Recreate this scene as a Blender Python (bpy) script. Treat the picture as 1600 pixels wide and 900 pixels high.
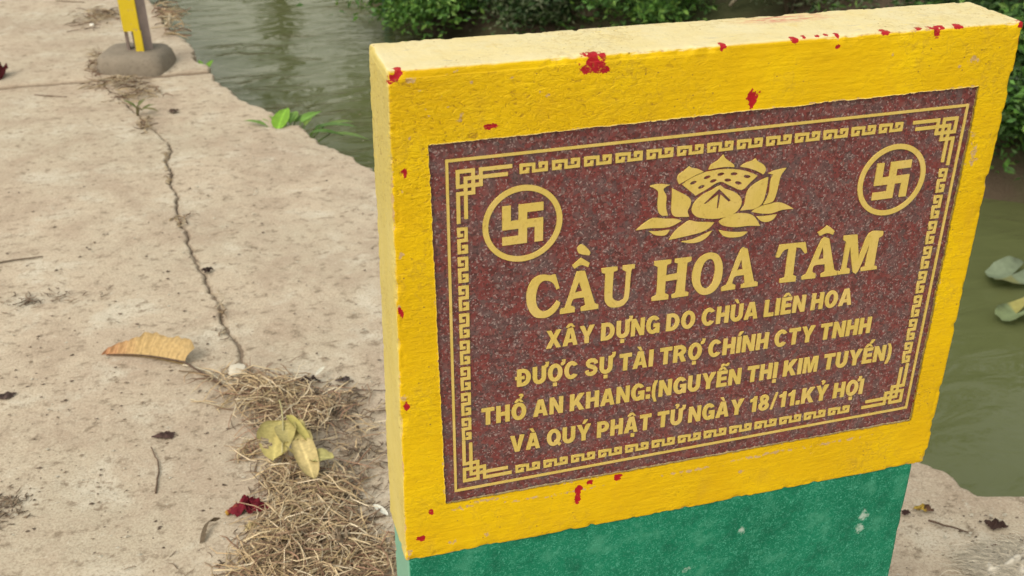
import bpy, math, random
import numpy as np
from mathutils import Vector, Matrix
random.seed(7)
rng = np.random.default_rng(11)
for o in list(bpy.data.objects): bpy.data.objects.remove(o)
scene = bpy.context.scene
COL = scene.collection

# ------------------------------------------------------------------ camera
# world: x along the sign's face, y away from the viewer, z up, path surface at z = 0
FPX = 1733.858                                  # focal length in pixels of a 1600 px wide picture
CAM = np.array([-0.50564, -0.95025, 1.58177])
RM = np.array([[0.95843833, -0.28529478, 0.00169169],
               [-0.13354974, -0.45387988, -0.88099802],
               [0.25211196, 0.84415635, -0.47311692]])   # rows: right, down, forward
cd = bpy.data.cameras.new('camera'); cam = bpy.data.objects.new('camera', cd); COL.objects.link(cam)
m = Matrix.Identity(4)
for i in range(3):
    m[i][0] = RM[0][i]; m[i][1] = -RM[1][i]; m[i][2] = -RM[2][i]; m[i][3] = CAM[i]
cam.matrix_world = m
cd.sensor_width = 36; cd.lens = FPX / 1600 * 36; cd.clip_start = 0.05; cd.clip_end = 1000
cd.dof.use_dof = True; cd.dof.focus_distance = 1.35; cd.dof.aperture_fstop = 11
scene.camera = cam
scene.cycles.max_bounces = 4; scene.cycles.diffuse_bounces = 2; scene.cycles.glossy_bounces = 2; scene.cycles.transmission_bounces = 2
scene.cycles.caustics_reflective = False; scene.cycles.caustics_refractive = False
scene.render.resolution_x = 1024; scene.render.resolution_y = 576

# ------------------------------------------------------------------ sky, sun, exposure
SUN_TO = Vector((-0.55, -0.40, 0.74)).normalized()      # towards the veiled sun
world = bpy.data.worlds.new('World'); scene.world = world; world.use_nodes = True
wn = world.node_tree; bg = wn.nodes['Background']
sky = wn.nodes.new('ShaderNodeTexSky'); sky.sky_type = 'NISHITA'; sky.sun_disc = False
sky.sun_elevation = math.asin(SUN_TO.z); sky.sun_rotation = math.atan2(SUN_TO.x, SUN_TO.y)
sky.air_density = 4.0; sky.dust_density = 3.0; sky.ozone_density = 0.6
hs = wn.nodes.new('ShaderNodeHueSaturation'); hs.inputs['Saturation'].default_value = 0.35      # veiled, whitish sky
wn.links.new(sky.outputs[0], hs.inputs['Color']); wn.links.new(hs.outputs[0], bg.inputs[0]); bg.inputs[1].default_value = 0.15
sl = bpy.data.lights.new('sun', 'SUN'); sl.energy = 1.0; sl.angle = math.radians(28); sl.color = (1.0, 0.93, 0.82)
so = bpy.data.objects.new('sun', sl); COL.objects.link(so)
so.rotation_euler = SUN_TO.to_track_quat('Z', 'Y').to_euler()
scene.view_settings.view_transform = 'Standard'; scene.view_settings.look = 'None'
scene.view_settings.exposure = 0.50; scene.view_settings.gamma = 1.0
scene.view_settings.use_curve_mapping = False

# ------------------------------------------------------------------ helpers
def ray(x, y): return np.array([(x-800)/FPX, (y-450)/FPX, 1.0]) @ RM
def ground(x, y, z=0.0):                          # a point of a horizontal plane
    d = ray(x, y); return CAM + d*((z-CAM[2])/d[2])
def face(x, y, Y=0.0):                            # a point of an upright plane parallel to the sign
    d = ray(x, y); return CAM + d*((Y-CAM[1])/d[1])

def _h(i, j, k, s):
    n = (i.astype(np.int64)*374761393 + j.astype(np.int64)*668265263 + k.astype(np.int64)*2147483647 + s*1274126177) & 0xffffffff
    n = ((n ^ (n >> 13))*1274126177) & 0xffffffff
    n = ((n ^ (n >> 16))*2246822519) & 0xffffffff
    return ((n ^ (n >> 15)) & 0xffffff)/float(0xffffff)
def vnoise(P, sc, seed=0):
    P = np.asarray(P, float)*sc; f = np.floor(P); t = P-f; t = t*t*(3-2*t)
    i, j, k = f[:, 0].astype(np.int64), f[:, 1].astype(np.int64), f[:, 2].astype(np.int64)
    r = 0
    for a in (0, 1):
        for b in (0, 1):
            for c in (0, 1):
                w = (t[:, 0] if a else 1-t[:, 0])*(t[:, 1] if b else 1-t[:, 1])*(t[:, 2] if c else 1-t[:, 2])
                r = r + w*_h(i+a, j+b, k+c, seed)
    return r*2-1
def fbm(P, sc, octv=3, seed=0):
    r = 0; a = 1; tot = 0
    for o in range(octv):
        r = r + a*vnoise(P, sc*2**o, seed+o*17); tot += a; a *= 0.5
    return r/tot

def link(o, parent=None):
    COL.objects.link(o)
    if parent is not None: o.parent = parent
    return o
def tag(o, label=None, cat=None, group=None, kind=None):
    if label: o['label'] = label
    if cat: o['category'] = cat
    if group: o['group'] = group
    if kind: o['kind'] = kind
    return o
def empty(name, loc=(0, 0, 0)):
    o = bpy.data.objects.new(name, None); o.location = loc; o.empty_display_size = 0.05
    return link(o)
def mesh_fast(name, V, F, smooth=True, attrs=None):
    """V (n,3); F (m,k) array or a list of such arrays"""
    me = bpy.data.meshes.new(name); V = np.asarray(V, np.float32)
    if not isinstance(F, list): F = [F]
    F = [np.asarray(f, np.int32) for f in F if len(f)]
    me.vertices.add(len(V)); me.vertices.foreach_set('co', V.ravel())
    idx = np.concatenate([f.ravel() for f in F]); cnt = np.concatenate([np.full(len(f), f.shape[1], np.int32) for f in F])
    me.loops.add(len(idx)); me.loops.foreach_set('vertex_index', idx)
    st = np.concatenate([[0], np.cumsum(cnt)[:-1]]).astype(np.int32)
    me.polygons.add(len(cnt)); me.polygons.foreach_set('loop_start', st)
    me.polygons.foreach_set('loop_total', cnt)
    me.polygons.foreach_set('use_smooth', np.full(len(cnt), smooth, bool))
    me.update(calc_edges=True)
    for k, a in (attrs or {}).items():
        a = np.asarray(a, np.float32)
        if a.ndim == 1:
            at = me.attributes.new(k, 'FLOAT', 'POINT'); at.data.foreach_set('value', a)
        else:
            at = me.attributes.new(k, 'FLOAT_COLOR', 'POINT')
            at.data.foreach_set('color', np.concatenate([a, np.ones((len(a), 1), np.float32)], 1).ravel())
    return me
def obj(name, me, mat, parent=None, loc=None):
    o = bpy.data.objects.new(name, me)
    if mat and not me.materials: me.materials.append(mat)
    if loc is not None: o.location = loc
    return link(o, parent)
def grid_faces(nr, nc):
    a = np.arange(nr*nc).reshape(nr, nc)
    return np.stack([a[:-1, :-1], a[:-1, 1:], a[1:, 1:], a[1:, :-1]], -1).reshape(-1, 4)

# ---- node materials
class NT:
    def __init__(s, name):
        s.m = bpy.data.materials.new(name); s.m.use_nodes = True; s.t = s.m.node_tree
        s.b = s.t.nodes['Principled BSDF']
    def n(s, typ, **kw):
        nd = s.t.nodes.new(typ)
        for k, v in kw.items(): setattr(nd, k, v)
        return nd
    def put(s, sock, v):
        if isinstance(v, bpy.types.NodeSocket): s.t.links.new(v, sock)
        elif isinstance(v, (tuple, list)) and len(v) == 3 and sock.type == 'RGBA': sock.default_value = (*v, 1)
        else: sock.default_value = v
    def obj_co(s): return s.n('ShaderNodeTexCoord').outputs['Object']
    def noise(s, co, sc, det=4, rough=0.55, dist=0.0):
        nd = s.n('ShaderNodeTexNoise'); s.put(nd.inputs['Vector'], co)
        nd.inputs['Scale'].default_value = sc; nd.inputs['Detail'].default_value = det
        nd.inputs['Roughness'].default_value = rough; nd.inputs['Distortion'].default_value = dist
        return nd.outputs['Fac']
    def vor(s, co, sc, feature='F1', out='Distance', rnd=1.0):
        nd = s.n('ShaderNodeTexVoronoi', feature=feature); s.put(nd.inputs['Vector'], co)
        nd.inputs['Scale'].default_value = sc; nd.inputs['Randomness'].default_value = rnd
        return nd.outputs[out]
    def attr(s, name, out='Fac'):
        nd = s.n('ShaderNodeAttribute'); nd.attribute_name = name; return nd.outputs[out]
    def ramp(s, f, stops, interp='LINEAR'):
        nd = s.n('ShaderNodeValToRGB'); nd.color_ramp.interpolation = interp; s.put(nd.inputs[0], f)
        e = nd.color_ramp.elements
        while len(e) < len(stops): e.new(0.5)
        for q, (p, c) in zip(e, stops):
            q.position = p; q.color = (*c, 1) if isinstance(c, tuple) else (c, c, c, 1)
        return nd.outputs[0]
    def math(s, op, a, b=0.0, c=0.0, clamp=False):
        nd = s.n('ShaderNodeMath', operation=op, use_clamp=clamp)
        s.put(nd.inputs[0], a); s.put(nd.inputs[1], b); s.put(nd.inputs[2], c); return nd.outputs[0]
    def mix(s, f, a, b, mode='MIX'):
        nd = s.n('ShaderNodeMix', data_type='RGBA', blend_type=mode)
        s.put(nd.inputs[0], f); s.put(nd.inputs[6], a); s.put(nd.inputs[7], b); return nd.outputs[2]
    def mapping(s, co, scale):
        nd = s.n('ShaderNodeMapping'); s.put(nd.inputs[0], co); nd.inputs['Scale'].default_value = scale; return nd.outputs[0]
    def normal(s):
        g = s.n('ShaderNodeNewGeometry'); x = s.n('ShaderNodeSeparateXYZ'); s.put(x.inputs[0], g.outputs['Normal']); return x.outputs
    def bump(s, h, strength=0.5, dist=0.01, prev=None):
        nd = s.n('ShaderNodeBump'); nd.inputs['Strength'].default_value = strength; nd.inputs['Distance'].default_value = dist
        s.put(nd.inputs['Height'], h)
        if prev is not None: s.put(nd.inputs['Normal'], prev)
        return nd.outputs[0]
    def out(s, col=None, rough=None, nrm=None, spec=None, **kw):
        if col is not None: s.put(s.b.inputs['Base Color'], col)
        if rough is not None: s.put(s.b.inputs['Roughness'], rough)
        if nrm is not None: s.put(s.b.inputs['Normal'], nrm)
        if spec is not None: s.put(s.b.inputs['Specular IOR Level'], spec)
        for k, v in kw.items(): s.put(s.b.inputs[k.replace('_', ' ')], v)
        return s.m

def simple(name, col, rough=0.8, var=0.25, sc=40, bump=0.3, spec=0.3, dist=0.002):
    t = NT(name); co = t.obj_co(); f = t.noise(co, sc, 5)
    c = t.mix(f, tuple(v*(1-var) for v in col), tuple(min(1, v*(1+var)) for v in col))
    return t.out(c, rough, t.bump(t.noise(co, sc*3, 4), bump, dist), spec)

# yellow paint of the sign's slab: deep on the face, overexposure painted cream on top, paler on the left side, red undercoat in chips
def mat_yellow():
    t = NT('yellow_masonry_paint'); co = t.obj_co()
    big = t.noise(co, 9, 4); mid = t.noise(co, 45, 5); fine = t.noise(co, 230, 5, 0.65)
    c = t.mix(t.ramp(big, [(0.35, 0.0), (0.68, 1.0)]), (0.64, 0.395, 0.0), (0.75, 0.510, 0.0))
    c = t.mix(t.ramp(t.noise(co, 3.2, 2), [(0.40, 0.0), (0.62, 0.65)]), c, (0.56, 0.335, 0.0))
    c = t.mix(t.ramp(mid, [(0.45, 0.0), (0.8, 0.55)]), c, (0.57, 0.35, 0.004))
    streak = t.noise(t.mapping(co, (6, 6, 60)), 4, 4)
    c = t.mix(t.ramp(streak, [(0.5, 0.0), (0.75, 0.35)]), c, (0.74, 0.51, 0.006))
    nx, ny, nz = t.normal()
    glare_top = t.ramp(nz, [(0.35, 0.0), (0.85, 1.0)])  # upward faces washed to cream: overexposure put into the colour
    pale_left = t.ramp(t.math('MULTIPLY', nx, -1.0), [(0.45, 0.0), (0.85, 1.0)])  # paler on faces turned to the left
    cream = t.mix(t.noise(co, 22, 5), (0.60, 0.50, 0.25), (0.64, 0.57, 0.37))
    c = t.mix(t.math('MULTIPLY', glare_top, t.ramp(t.noise(co, 30, 5), [(0.2, 0.80), (0.7, 1.0)])), c, cream)
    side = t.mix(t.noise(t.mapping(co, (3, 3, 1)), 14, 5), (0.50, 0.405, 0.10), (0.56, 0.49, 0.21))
    c = t.mix(t.math('MULTIPLY', pale_left, 0.9), c, side)
    grime = t.ramp(t.noise(t.mapping(co, (1, 1, 0.45)), 26, 5, 0.7), [(0.58, 0.0), (0.76, 0.4)])
    c = t.mix(grime, c, (0.47, 0.28, 0.02))
    # grey scuffs on the top
    sc = t.ramp(t.noise(t.mapping(co, (1, 4, 1)), 38, 3), [(0.66, 0.0), (0.74, 0.55)])
    c = t.mix(t.math('MULTIPLY', sc, glare_top), c, (0.33, 0.29, 0.25))
    # bare mortar pits
    w = t.math('MULTIPLY_ADD', t.noise(co, 170, 4, 0.6), 1.5, -0.75)
    mo = t.math('ADD', t.attr('mortar'), w)
    c = t.mix(t.ramp(mo, [(0.46, 0.0), (0.56, 1.0)]), c, t.mix(fine, (0.40, 0.25, 0.09), (0.60, 0.42, 0.20)))
    pit = t.ramp(t.vor(co, 95), [(0.06, 1.0), (0.11, 0.0)])
    pit = t.math('MULTIPLY', pit, t.ramp(big, [(0.47, 0.0), (0.56, 0.8)]))
    c = t.mix(pit, c, (0.20, 0.10, 0.03))
    crk = t.math('MULTIPLY', t.ramp(mid, [(0.47, 0.0), (0.50, 0.8), (0.53, 0.0)]), t.ramp(big, [(0.50, 0.0), (0.62, 0.4)]))
    c = t.mix(crk, c, (0.34, 0.19, 0.03))
    rd = t.math('ADD', t.attr('chip'), w)
    c = t.mix(t.ramp(rd, [(0.47, 0.0), (0.55, 1.0)]), c, t.mix(fine, (0.28, 0.004, 0.010), (0.42, 0.010, 0.020)))
    st = t.math('MULTIPLY', t.attr('stain'), t.ramp(t.noise(t.mapping(co, (1, 3, 1)), 70, 4), [(0.42, 0.0), (0.56, 0.85)]))
    c = t.mix(st, c, (0.50, 0.13, 0.10))
    rg = t.math('ADD', t.attr('rough'), t.math('MULTIPLY_ADD', big, 1.2, -0.6), clamp=True)
    rel = t.noise(t.mapping(co, (1, 1, 1.7)), 120, 6, 0.68, 0.9)                       # crinkled plaster
    crev = t.math('MULTIPLY', t.ramp(rel, [(0.35, 0.7), (0.43, 0.0)]), rg)
    c = t.mix(crev, c, (0.27, 0.14, 0.012))
    c = t.mix(t.math('MULTIPLY', t.ramp(rel, [(0.58, 0.0), (0.68, 0.5)]), rg), c, (0.80, 0.58, 0.012))  # ridges of the plaster lightened as a painted highlight
    h = t.math('ADD', t.math('MULTIPLY', rel, t.math('MULTIPLY_ADD', rg, 2.1, 0.12)), t.math('ADD', t.math('MULTIPLY', streak, 0.45), t.math('MULTIPLY', fine, 0.22)))
    return t.out(c, 0.60, t.bump(h, 0.6, 0.0030), 0.2)

def mat_green():
    t = NT('green_masonry_paint'); co = t.obj_co()
    big = t.noise(co, 7, 4); fine = t.noise(co, 260, 3, 0.75, 1.6); mid = t.noise(co, 120, 5, 0.7)
    c = t.mix(t.ramp(big, [(0.3, 0.0), (0.7, 1.0)]), (0.003, 0.125, 0.064), (0.008, 0.182, 0.098))
    c = t.mix(t.ramp(fine, [(0.52, 0.0), (0.64, 0.85)]), c, (0.075, 0.33, 0.225))
    c = t.mix(t.ramp(mid, [(0.56, 0.0), (0.75, 0.5)]), c, (0.055, 0.29, 0.19))
    blot = t.noise(co, 24, 5, 0.65)
    c = t.mix(t.ramp(blot, [(0.52, 0.0), (0.68, 0.7)]), c, (0.002, 0.085, 0.045)); c = t.mix(t.ramp(blot, [(0.34, 0.55), (0.46, 0.0)]), c, (0.06, 0.27, 0.17))
    sp = t.ramp(t.math('ADD', t.vor(co, 13), t.math('MULTIPLY', mid, 0.30)), [(0.20, 0.8), (0.25, 0.0)])
    c = t.mix(sp, c, (0.40, 0.50, 0.44))
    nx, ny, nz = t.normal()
    pale_side = t.ramp(t.math('MULTIPLY', nx, -1.0), [(0.45, 0.0), (0.85, 0.75)])  # left-facing side mixed towards a paler green
    c = t.mix(pale_side, c, (0.22, 0.40, 0.30))
    return t.out(c, 0.62, t.bump(mid, 0.5, 0.002), 0.15)

def mat_granite():
    t = NT('red_granite'); co = t.obj_co()
    wob = t.n('ShaderNodeVectorMath', operation='ADD'); t.put(wob.inputs[0], co)
    nz = t.n('ShaderNodeTexNoise'); t.put(nz.inputs['Vector'], co); nz.inputs['Scale'].default_value = 160; nz.inputs['Detail'].default_value = 3
    sc = t.n('ShaderNodeVectorMath', operation='SCALE'); t.put(sc.inputs[0], nz.outputs['Color']); sc.inputs['Scale'].default_value = 0.006
    t.put(wob.inputs[1], sc.outputs[0]); co2 = wob.outputs[0]
    def cellval(s):
        c = t.vor(co2, s, out='Color'); x = t.n('ShaderNodeSeparateColor'); t.put(x.inputs[0], c); return x.outputs
    a = cellval(270); b = cellval(640); d = cellval(110)
    c = t.ramp(a[0], [(0.0, (0.075, 0.020, 0.020)), (0.35, (0.130, 0.027, 0.028)), (0.65, (0.160, 0.037, 0.037)), (0.88, (0.18, 0.066, 0.060)), (1.0, (0.115, 0.072, 0.070))])
    big = t.ramp(t.math('ADD', d[1], t.math('MULTIPLY', t.noise(co, 30, 3), 0.5)), [(0.78, 0.0), (1.25, 0.6)])
    c = t.mix(big, c, (0.085, 0.062, 0.065))
    gry = t.ramp(t.noise(co, 34, 5, 0.65), [(0.50, 0.0), (0.66, 0.5)])
    c = t.mix(gry, c, t.mix(b[0], (0.075, 0.052, 0.056), (0.175, 0.120, 0.125)))
    red = t.ramp(t.noise(t.mapping(co, (1.3, 1, 0.9)), 41, 4), [(0.50, 0.0), (0.66, 0.6)])
    c = t.mix(red, c, (0.17, 0.026, 0.026))
    c = t.mix(t.ramp(b[1], [(0.82, 0.0), (0.88, 0.75)]), c, (0.038, 0.020, 0.022))
    c = t.mix(t.ramp(b[2], [(0.86, 0.0), (0.97, 0.85)]), c, (0.30, 0.22, 0.21))
    # scraps of mortar and yellow paint along the edges
    e = t.math('ADD', t.attr('edge'), t.math('MULTIPLY_ADD', t.noise(co, 120, 4), 1.2, -0.6))
    c = t.mix(t.ramp(e, [(0.78, 0.0), (0.95, 0.6)]), c, (0.36, 0.25, 0.22))
    return t.out(c, t.ramp(t.noise(co, 50, 3), [(0.3, 0.30), (0.7, 0.42)]), t.bump(b[0], 0.06, 0.0006), 0.5)

def mat_gold():
    t = NT('gold_paint'); co = t.obj_co()
    f = t.noise(t.mapping(co, (2.5, 1, 1)), 90, 4)
    c = t.mix(f, (0.50, 0.365, 0.075), (0.60, 0.455, 0.115))
    c = t.mix(t.ramp(t.noise(co, 26, 3), [(0.45, 0.0), (0.75, 0.6)]), c, (0.64, 0.47, 0.18))
    c = t.mix(t.ramp(t.noise(co, 170, 5, 0.7), [(0.56, 0.0), (0.70, 0.65)]), c, (0.36, 0.22, 0.05))
    return t.out(c, 0.48, t.bump(t.noise(t.mapping(co, (1.6, 1, 1)), 240, 4), 0.4, 0.0010), 0.5)

def mat_concrete():
    t = NT('muddy_concrete'); co = t.n('ShaderNodeNewGeometry').outputs['Position']
    med = t.noise(co, 4.5, 7, 0.66, 0.3); fine = t.noise(t.mapping(co, (1, 1.25, 1)), 24, 7, 0.74); big = t.noise(co, 1.3, 2)
    c = t.mix(t.ramp(big, [(0.36, 0.0), (0.64, 1.0)]), (0.430, 0.362, 0.268), (0.475, 0.385, 0.285))
    c = t.mix(t.ramp(t.noise(co, 2.1, 4, 0.6), [(0.50, 0.0), (0.66, 0.6)]), c, (0.345, 0.258, 0.190))
    c = t.mix(t.ramp(med, [(0.50, 0.0), (0.62, 0.8)]), c, (0.365, 0.282, 0.205))
    c = t.mix(t.ramp(med, [(0.34, 0.8), (0.46, 0.0)]), c, (0.54, 0.485, 0.385))
    c = t.mix(t.ramp(fine, [(0.37, 0.95), (0.46, 0.0)]), c, (0.205, 0.155, 0.105))
    c = t.mix(t.ramp(fine, [(0.60, 0.0), (0.72, 0.8)]), c, (0.58, 0.52, 0.42))
    grain = t.noise(co, 190, 4, 0.75)
    c = t.mix(t.ramp(grain, [(0.38, 0.65), (0.50, 0.0)]), c, (0.24, 0.185, 0.13)); c = t.mix(t.ramp(grain, [(0.54, 0.0), (0.66, 0.55)]), c, (0.52, 0.45, 0.35))
    speck = t.ramp(t.vor(co, 70), [(0.07, 0.8), (0.13, 0.0)])
    speck = t.math('MULTIPLY', speck, t.ramp(med, [(0.48, 0.0), (0.58, 1.0)]))
    c = t.mix(speck, c, (0.12, 0.09, 0.065))
    d = t.math('ADD', t.attr('dirt'), t.math('MULTIPLY_ADD', fine, 1.1, -0.55))
    c = t.mix(t.ramp(d, [(0.35, 0.0), (0.8, 0.9)]), c, (0.165, 0.120, 0.082))
    h = t.math('ADD', t.math('ADD', fine, t.math('MULTIPLY', grain, 0.28)), med)
    return t.out(c, 0.88, t.bump(h, 0.45, 0.012), 0.25)

def mat_soil():
    t = NT('bank_soil'); co = t.n('ShaderNodeNewGeometry').outputs['Position']
    c = t.mix(t.noise(co, 3, 6), (0.055, 0.040, 0.026), (0.15, 0.11, 0.075))
    c = t.mix(t.ramp(t.noise(co, 1.1, 4), [(0.48, 0.0), (0.62, 0.8)]), c, (0.045, 0.060, 0.020))
    return t.out(c, 0.95, t.bump(t.noise(co, 12, 6, 0.7), 0.8, 0.05), 0.2)

def mat_water():
    t = NT('murky_canal_water'); co = t.n('ShaderNodeNewGeometry').outputs['Position']
    c = t.mix(t.noise(co, 0.5, 3), (0.086, 0.098, 0.038), (0.112, 0.120, 0.050))
    calm = t.ramp(t.noise(co, 0.55, 2), [(0.40, 0.2), (0.56, 1.0)])
    rip = t.n('ShaderNodeMapping'); t.put(rip.inputs[0], co); rip.inputs['Rotation'].default_value = (0, 0, 0.25); rip.inputs['Scale'].default_value = (0.7, 1.6, 1)
    h = t.math('MULTIPLY', t.noise(rip.outputs[0], 3.6, 4, 0.45, 0.8), calm)
    return t.out(c, 0.035, t.bump(h, 0.85, 0.06), 0.5, IOR=1.33)

def mat_attr(name, rough=0.85, bumpsc=120, bump=0.3, var=0.25, transl=0.0):
    t = NT(name); co = t.obj_co()
    c = t.mix(t.ramp(t.noise(co, bumpsc*0.5, 4), [(0.3, 1.0-var), (0.7, 1.0+var*0.4)]), (0, 0, 0), t.attr('col', 'Color'))
    nd = t.n('ShaderNodeMix', data_type='RGBA', blend_type='MULTIPLY'); nd.inputs[0].default_value = 1
    t.put(nd.inputs[6], t.attr('col', 'Color')); t.put(nd.inputs[7], t.ramp(t.noise(co, bumpsc*0.5, 4), [(0.3, 1.0-var), (0.7, 1.0)]))
    mt = t.out(nd.outputs[2], rough, t.bump(t.noise(co, bumpsc, 4), bump, 0.001), 0.3)
    if transl > 0:
        o = t.t.nodes['Material Output']; tr = t.n('ShaderNodeBsdfTranslucent'); t.put(tr.inputs[0], nd.outputs[2])
        mx = t.n('ShaderNodeMixShader'); mx.inputs[0].default_value = transl
        t.t.links.new(t.b.outputs[0], mx.inputs[1]); t.t.links.new(tr.outputs[0], mx.inputs[2]); t.t.links.new(mx.outputs[0], o.inputs[0])
    return mt

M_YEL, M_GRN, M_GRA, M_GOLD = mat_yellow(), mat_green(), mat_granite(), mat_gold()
M_CON, M_SOIL, M_WAT = mat_concrete(), mat_soil(), mat_water()
M_LEAF = mat_attr('living_leaf', 0.5, 60, 0.2, 0.25, 0.30)
M_DRY = mat_attr('dry_plant_matter', 0.85, 260, 0.4, 0.30, 0.12)
M_BARK = simple('bark', (0.17, 0.125, 0.09), 0.9, 0.45, 18, 0.9, 0.2, 0.01)

# ------------------------------------------------------------------ the path, banks and water
CRACK = np.array([(-0.90, 4.36), (-0.824, 4.045), (-0.769, 3.896), (-0.717, 3.712), (-0.668, 3.578), (-0.629, 3.415), (-0.63, 3.237), (-0.621, 2.974), (-0.611, 2.708), (-0.583, 2.489), (-0.56, 2.313), (-0.524, 2.084), (-0.501, 1.879), (-0.469, 1.761), (-0.462, 1.639), (-0.432, 1.399), (-0.416, 1.13), (-0.414, 0.805), (-0.40, 0.3), (-0.38, -0.6), (-0.3, -4.0)])[::-1]
EDGE = np.array([(-2.1, 14.0), (-1.35, 9.6), (-0.671, 5.86), (-0.586, 5.318), (-0.509, 4.844), (-0.479, 4.716), (-0.411, 4.312), (-0.316, 4.007), (-0.282, 3.841), (-0.186, 3.699), (-0.190, 3.515), (-0.111, 3.505), (-0.061, 3.346), (0.015, 3.168), (0.103, 2.908), (0.47, 2.0), (0.78, 1.28), (1.017, 0.777), (1.047, 0.735), (1.056, 0.70), (1.083, 0.644), (1.30, 0.56), (1.7, 0.3), (2.0, -0.6), (2.4, -4.0)])[::-1]
def crack_x(y): return np.interp(y, CRACK[:, 1], CRACK[:, 0])
def edge_x(y): return np.interp(y, EDGE[:, 1], EDGE[:, 0])
def wob(y, sc, seed): return vnoise(np.stack([y*0+seed, y, y*0], 1), sc, seed)
YJ = 4.345                                          # cross joint of the path

def concrete_relief(P):
    return 0.006*fbm(P, 1.3, 3, 3) + 0.0028*fbm(P, 9, 3, 5) + 0.0012*fbm(P, 42, 2, 9)
def slab_mesh(name, ys, xl, xr, n, drop_l, drop_r, dz, dirt_l=0, dirt_r=0, end_drop=(0, 0), dens='both'):
    """a ruled concrete sheet; rows at ys between xl(y) and xr(y); edges rounded off and dropped"""
    u = np.linspace(0, 1, n)
    if dens == 'right': u = 1-(1-u)**2.2
    elif dens == 'both': u = 0.5-0.5*np.cos(np.pi*u)
    L, Rr = xl(ys), xr(ys)
    X = L[:, None]+(Rr-L)[:, None]*u[None]; Y = np.repeat(ys[:, None], n, 1)
    P = np.stack([X.ravel(), Y.ravel(), 0*X.ravel()], 1)
    Z = concrete_relief(P).reshape(X.shape)+dz
    dl, dr = X-L[:, None], Rr[:, None]-X
    dirt = np.zeros_like(X)
    for d, dp, di in ((dl, drop_l, dirt_l), (dr, drop_r, dirt_r)):
        if dp:
            rr = 0.011*(1+0.7*vnoise(P, 30, 31).reshape(X.shape))
            q = np.clip(1-d/rr, 0, 1); Z = Z-0.007*q**2.5
        if di: dirt = np.maximum(dirt, di*np.clip(1-d/0.028, 0, 1)**1.5)
    for k, dy in ((end_drop[0], Y-ys[0]), (end_drop[1], ys[-1]-Y)):
        if k:
            q = np.clip(1-dy/0.02, 0, 1); Z = Z-0.010*q**2.5; dirt = np.maximum(dirt, 0.8*np.clip(1-dy/0.05, 0, 1)**1.5)
    V = np.stack([X.ravel(), Y.ravel(), Z.ravel()], 1); F = [grid_faces(len(ys), n)]
    nv = len(V); a = np.arange(nv).reshape(len(ys), n); dirt = dirt.ravel()
    ex = []; loops = [(a[:, 0][::-1], drop_l), (a[:, -1], drop_r), (a[0], end_drop[0] or 0.2), (a[-1][::-1], end_drop[1] or 0.2)]
    for ids, dp in loops:
        dp = dp or 0.2
        low = V[ids].copy(); low[:, 2] -= dp; st = nv+sum(len(e) for e in ex); ex.append(low)
        b = np.arange(st, st+len(ids)); F.append(np.stack([ids[:-1], b[:-1], b[1:], ids[1:]], 1))
    dirt = np.concatenate([dirt]+[np.full(len(e), 0.9) for e in ex])
    return mesh_fast(name, np.concatenate([V]+ex), F, True, {'dirt': dirt})

path = tag(empty('concrete_path'), kind='structure')
path['label'] = 'worn muddy concrete path with a long crack beside the canal'
def rows(a, b, step): return np.linspace(a, b, int((b-a)/step)+1)
cl = lambda y: crack_x(y)-0.0018+0.012*wob(y, 9, 1)+0.0050*wob(y, 45, 2)+0.0025*wob(y, 110, 3)
cr = lambda y: crack_x(y)+0.0018+0.012*wob(y, 9, 1)+0.0050*wob(y, 45, 2)+0.0030*np.abs(wob(y, 60, 4))+0.002*wob(y, 120, 5)
er = lambda y: edge_x(y)+0.018*wob(y, 5, 6)+0.012*wob(y, 22, 7)+0.006*wob(y, 70, 8)
y1 = np.concatenate([rows(-4, 0.5, 0.1), rows(0.51, YJ-0.006, 0.008)])
obj('concrete_slab', slab_mesh('concrete_slab', y1, lambda y: 0*y-4.0, cl, 150, 0.2, 0.08, 0.0, 0, 0.55, (0, 0.06), 'right'), M_CON, path)
y2 = np.concatenate([rows(YJ+0.006, 7, 0.02), rows(7.1, 14, 0.15)])
obj('concrete_slab', slab_mesh('concrete_slab', y2, lambda y: 0*y-4.0, er, 170, 0.2, 0.35, 0.003, 0, 0.5, (0.06, 0), 'right'), M_CON, path)
y3 = np.concatenate([rows(-4, 0.3, 0.1), rows(0.31, YJ-0.002, 0.008)])
obj('concrete_slab', slab_mesh('concrete_slab', y3, cr, er, 150, 0.08, 0.35, -0.004, 0.65, 0.5, (0, 0.06), 'both'), M_CON, path)
# dirt that fills the joints
yy = rows(-4, YJ, 0.01)
cx = crack_x(yy); P0 = np.stack([cx, yy, 0*yy], 1)
off = np.array([-0.05, -0.02, 0.0, 0.02, 0.05])
V = np.concatenate([np.stack([cx+o, yy, -0.013+0.007*fbm(P0+o, 40, 2, 61)], 1) for o in off]).reshape(5, len(yy), 3).transpose(1, 0, 2).reshape(-1, 3)
V2x = rows(-4, crack_x(np.array([YJ]))[0]+0.3, 0.02)
W2 = np.stack([np.stack([V2x, V2x*0+YJ+o, V2x*0-0.02], 1) for o in (-0.04, 0.04)], 1).reshape(-1, 3)
W2[:, 2] -= 0.006
obj('joint_dirt', mesh_fast('joint_dirt', np.concatenate([V, W2]), [grid_faces(len(yy), 5), grid_faces(len(V2x), 2)+len(V)], True,
    {'dirt': np.ones(len(V)+len(W2))}), M_CON, path)

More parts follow.
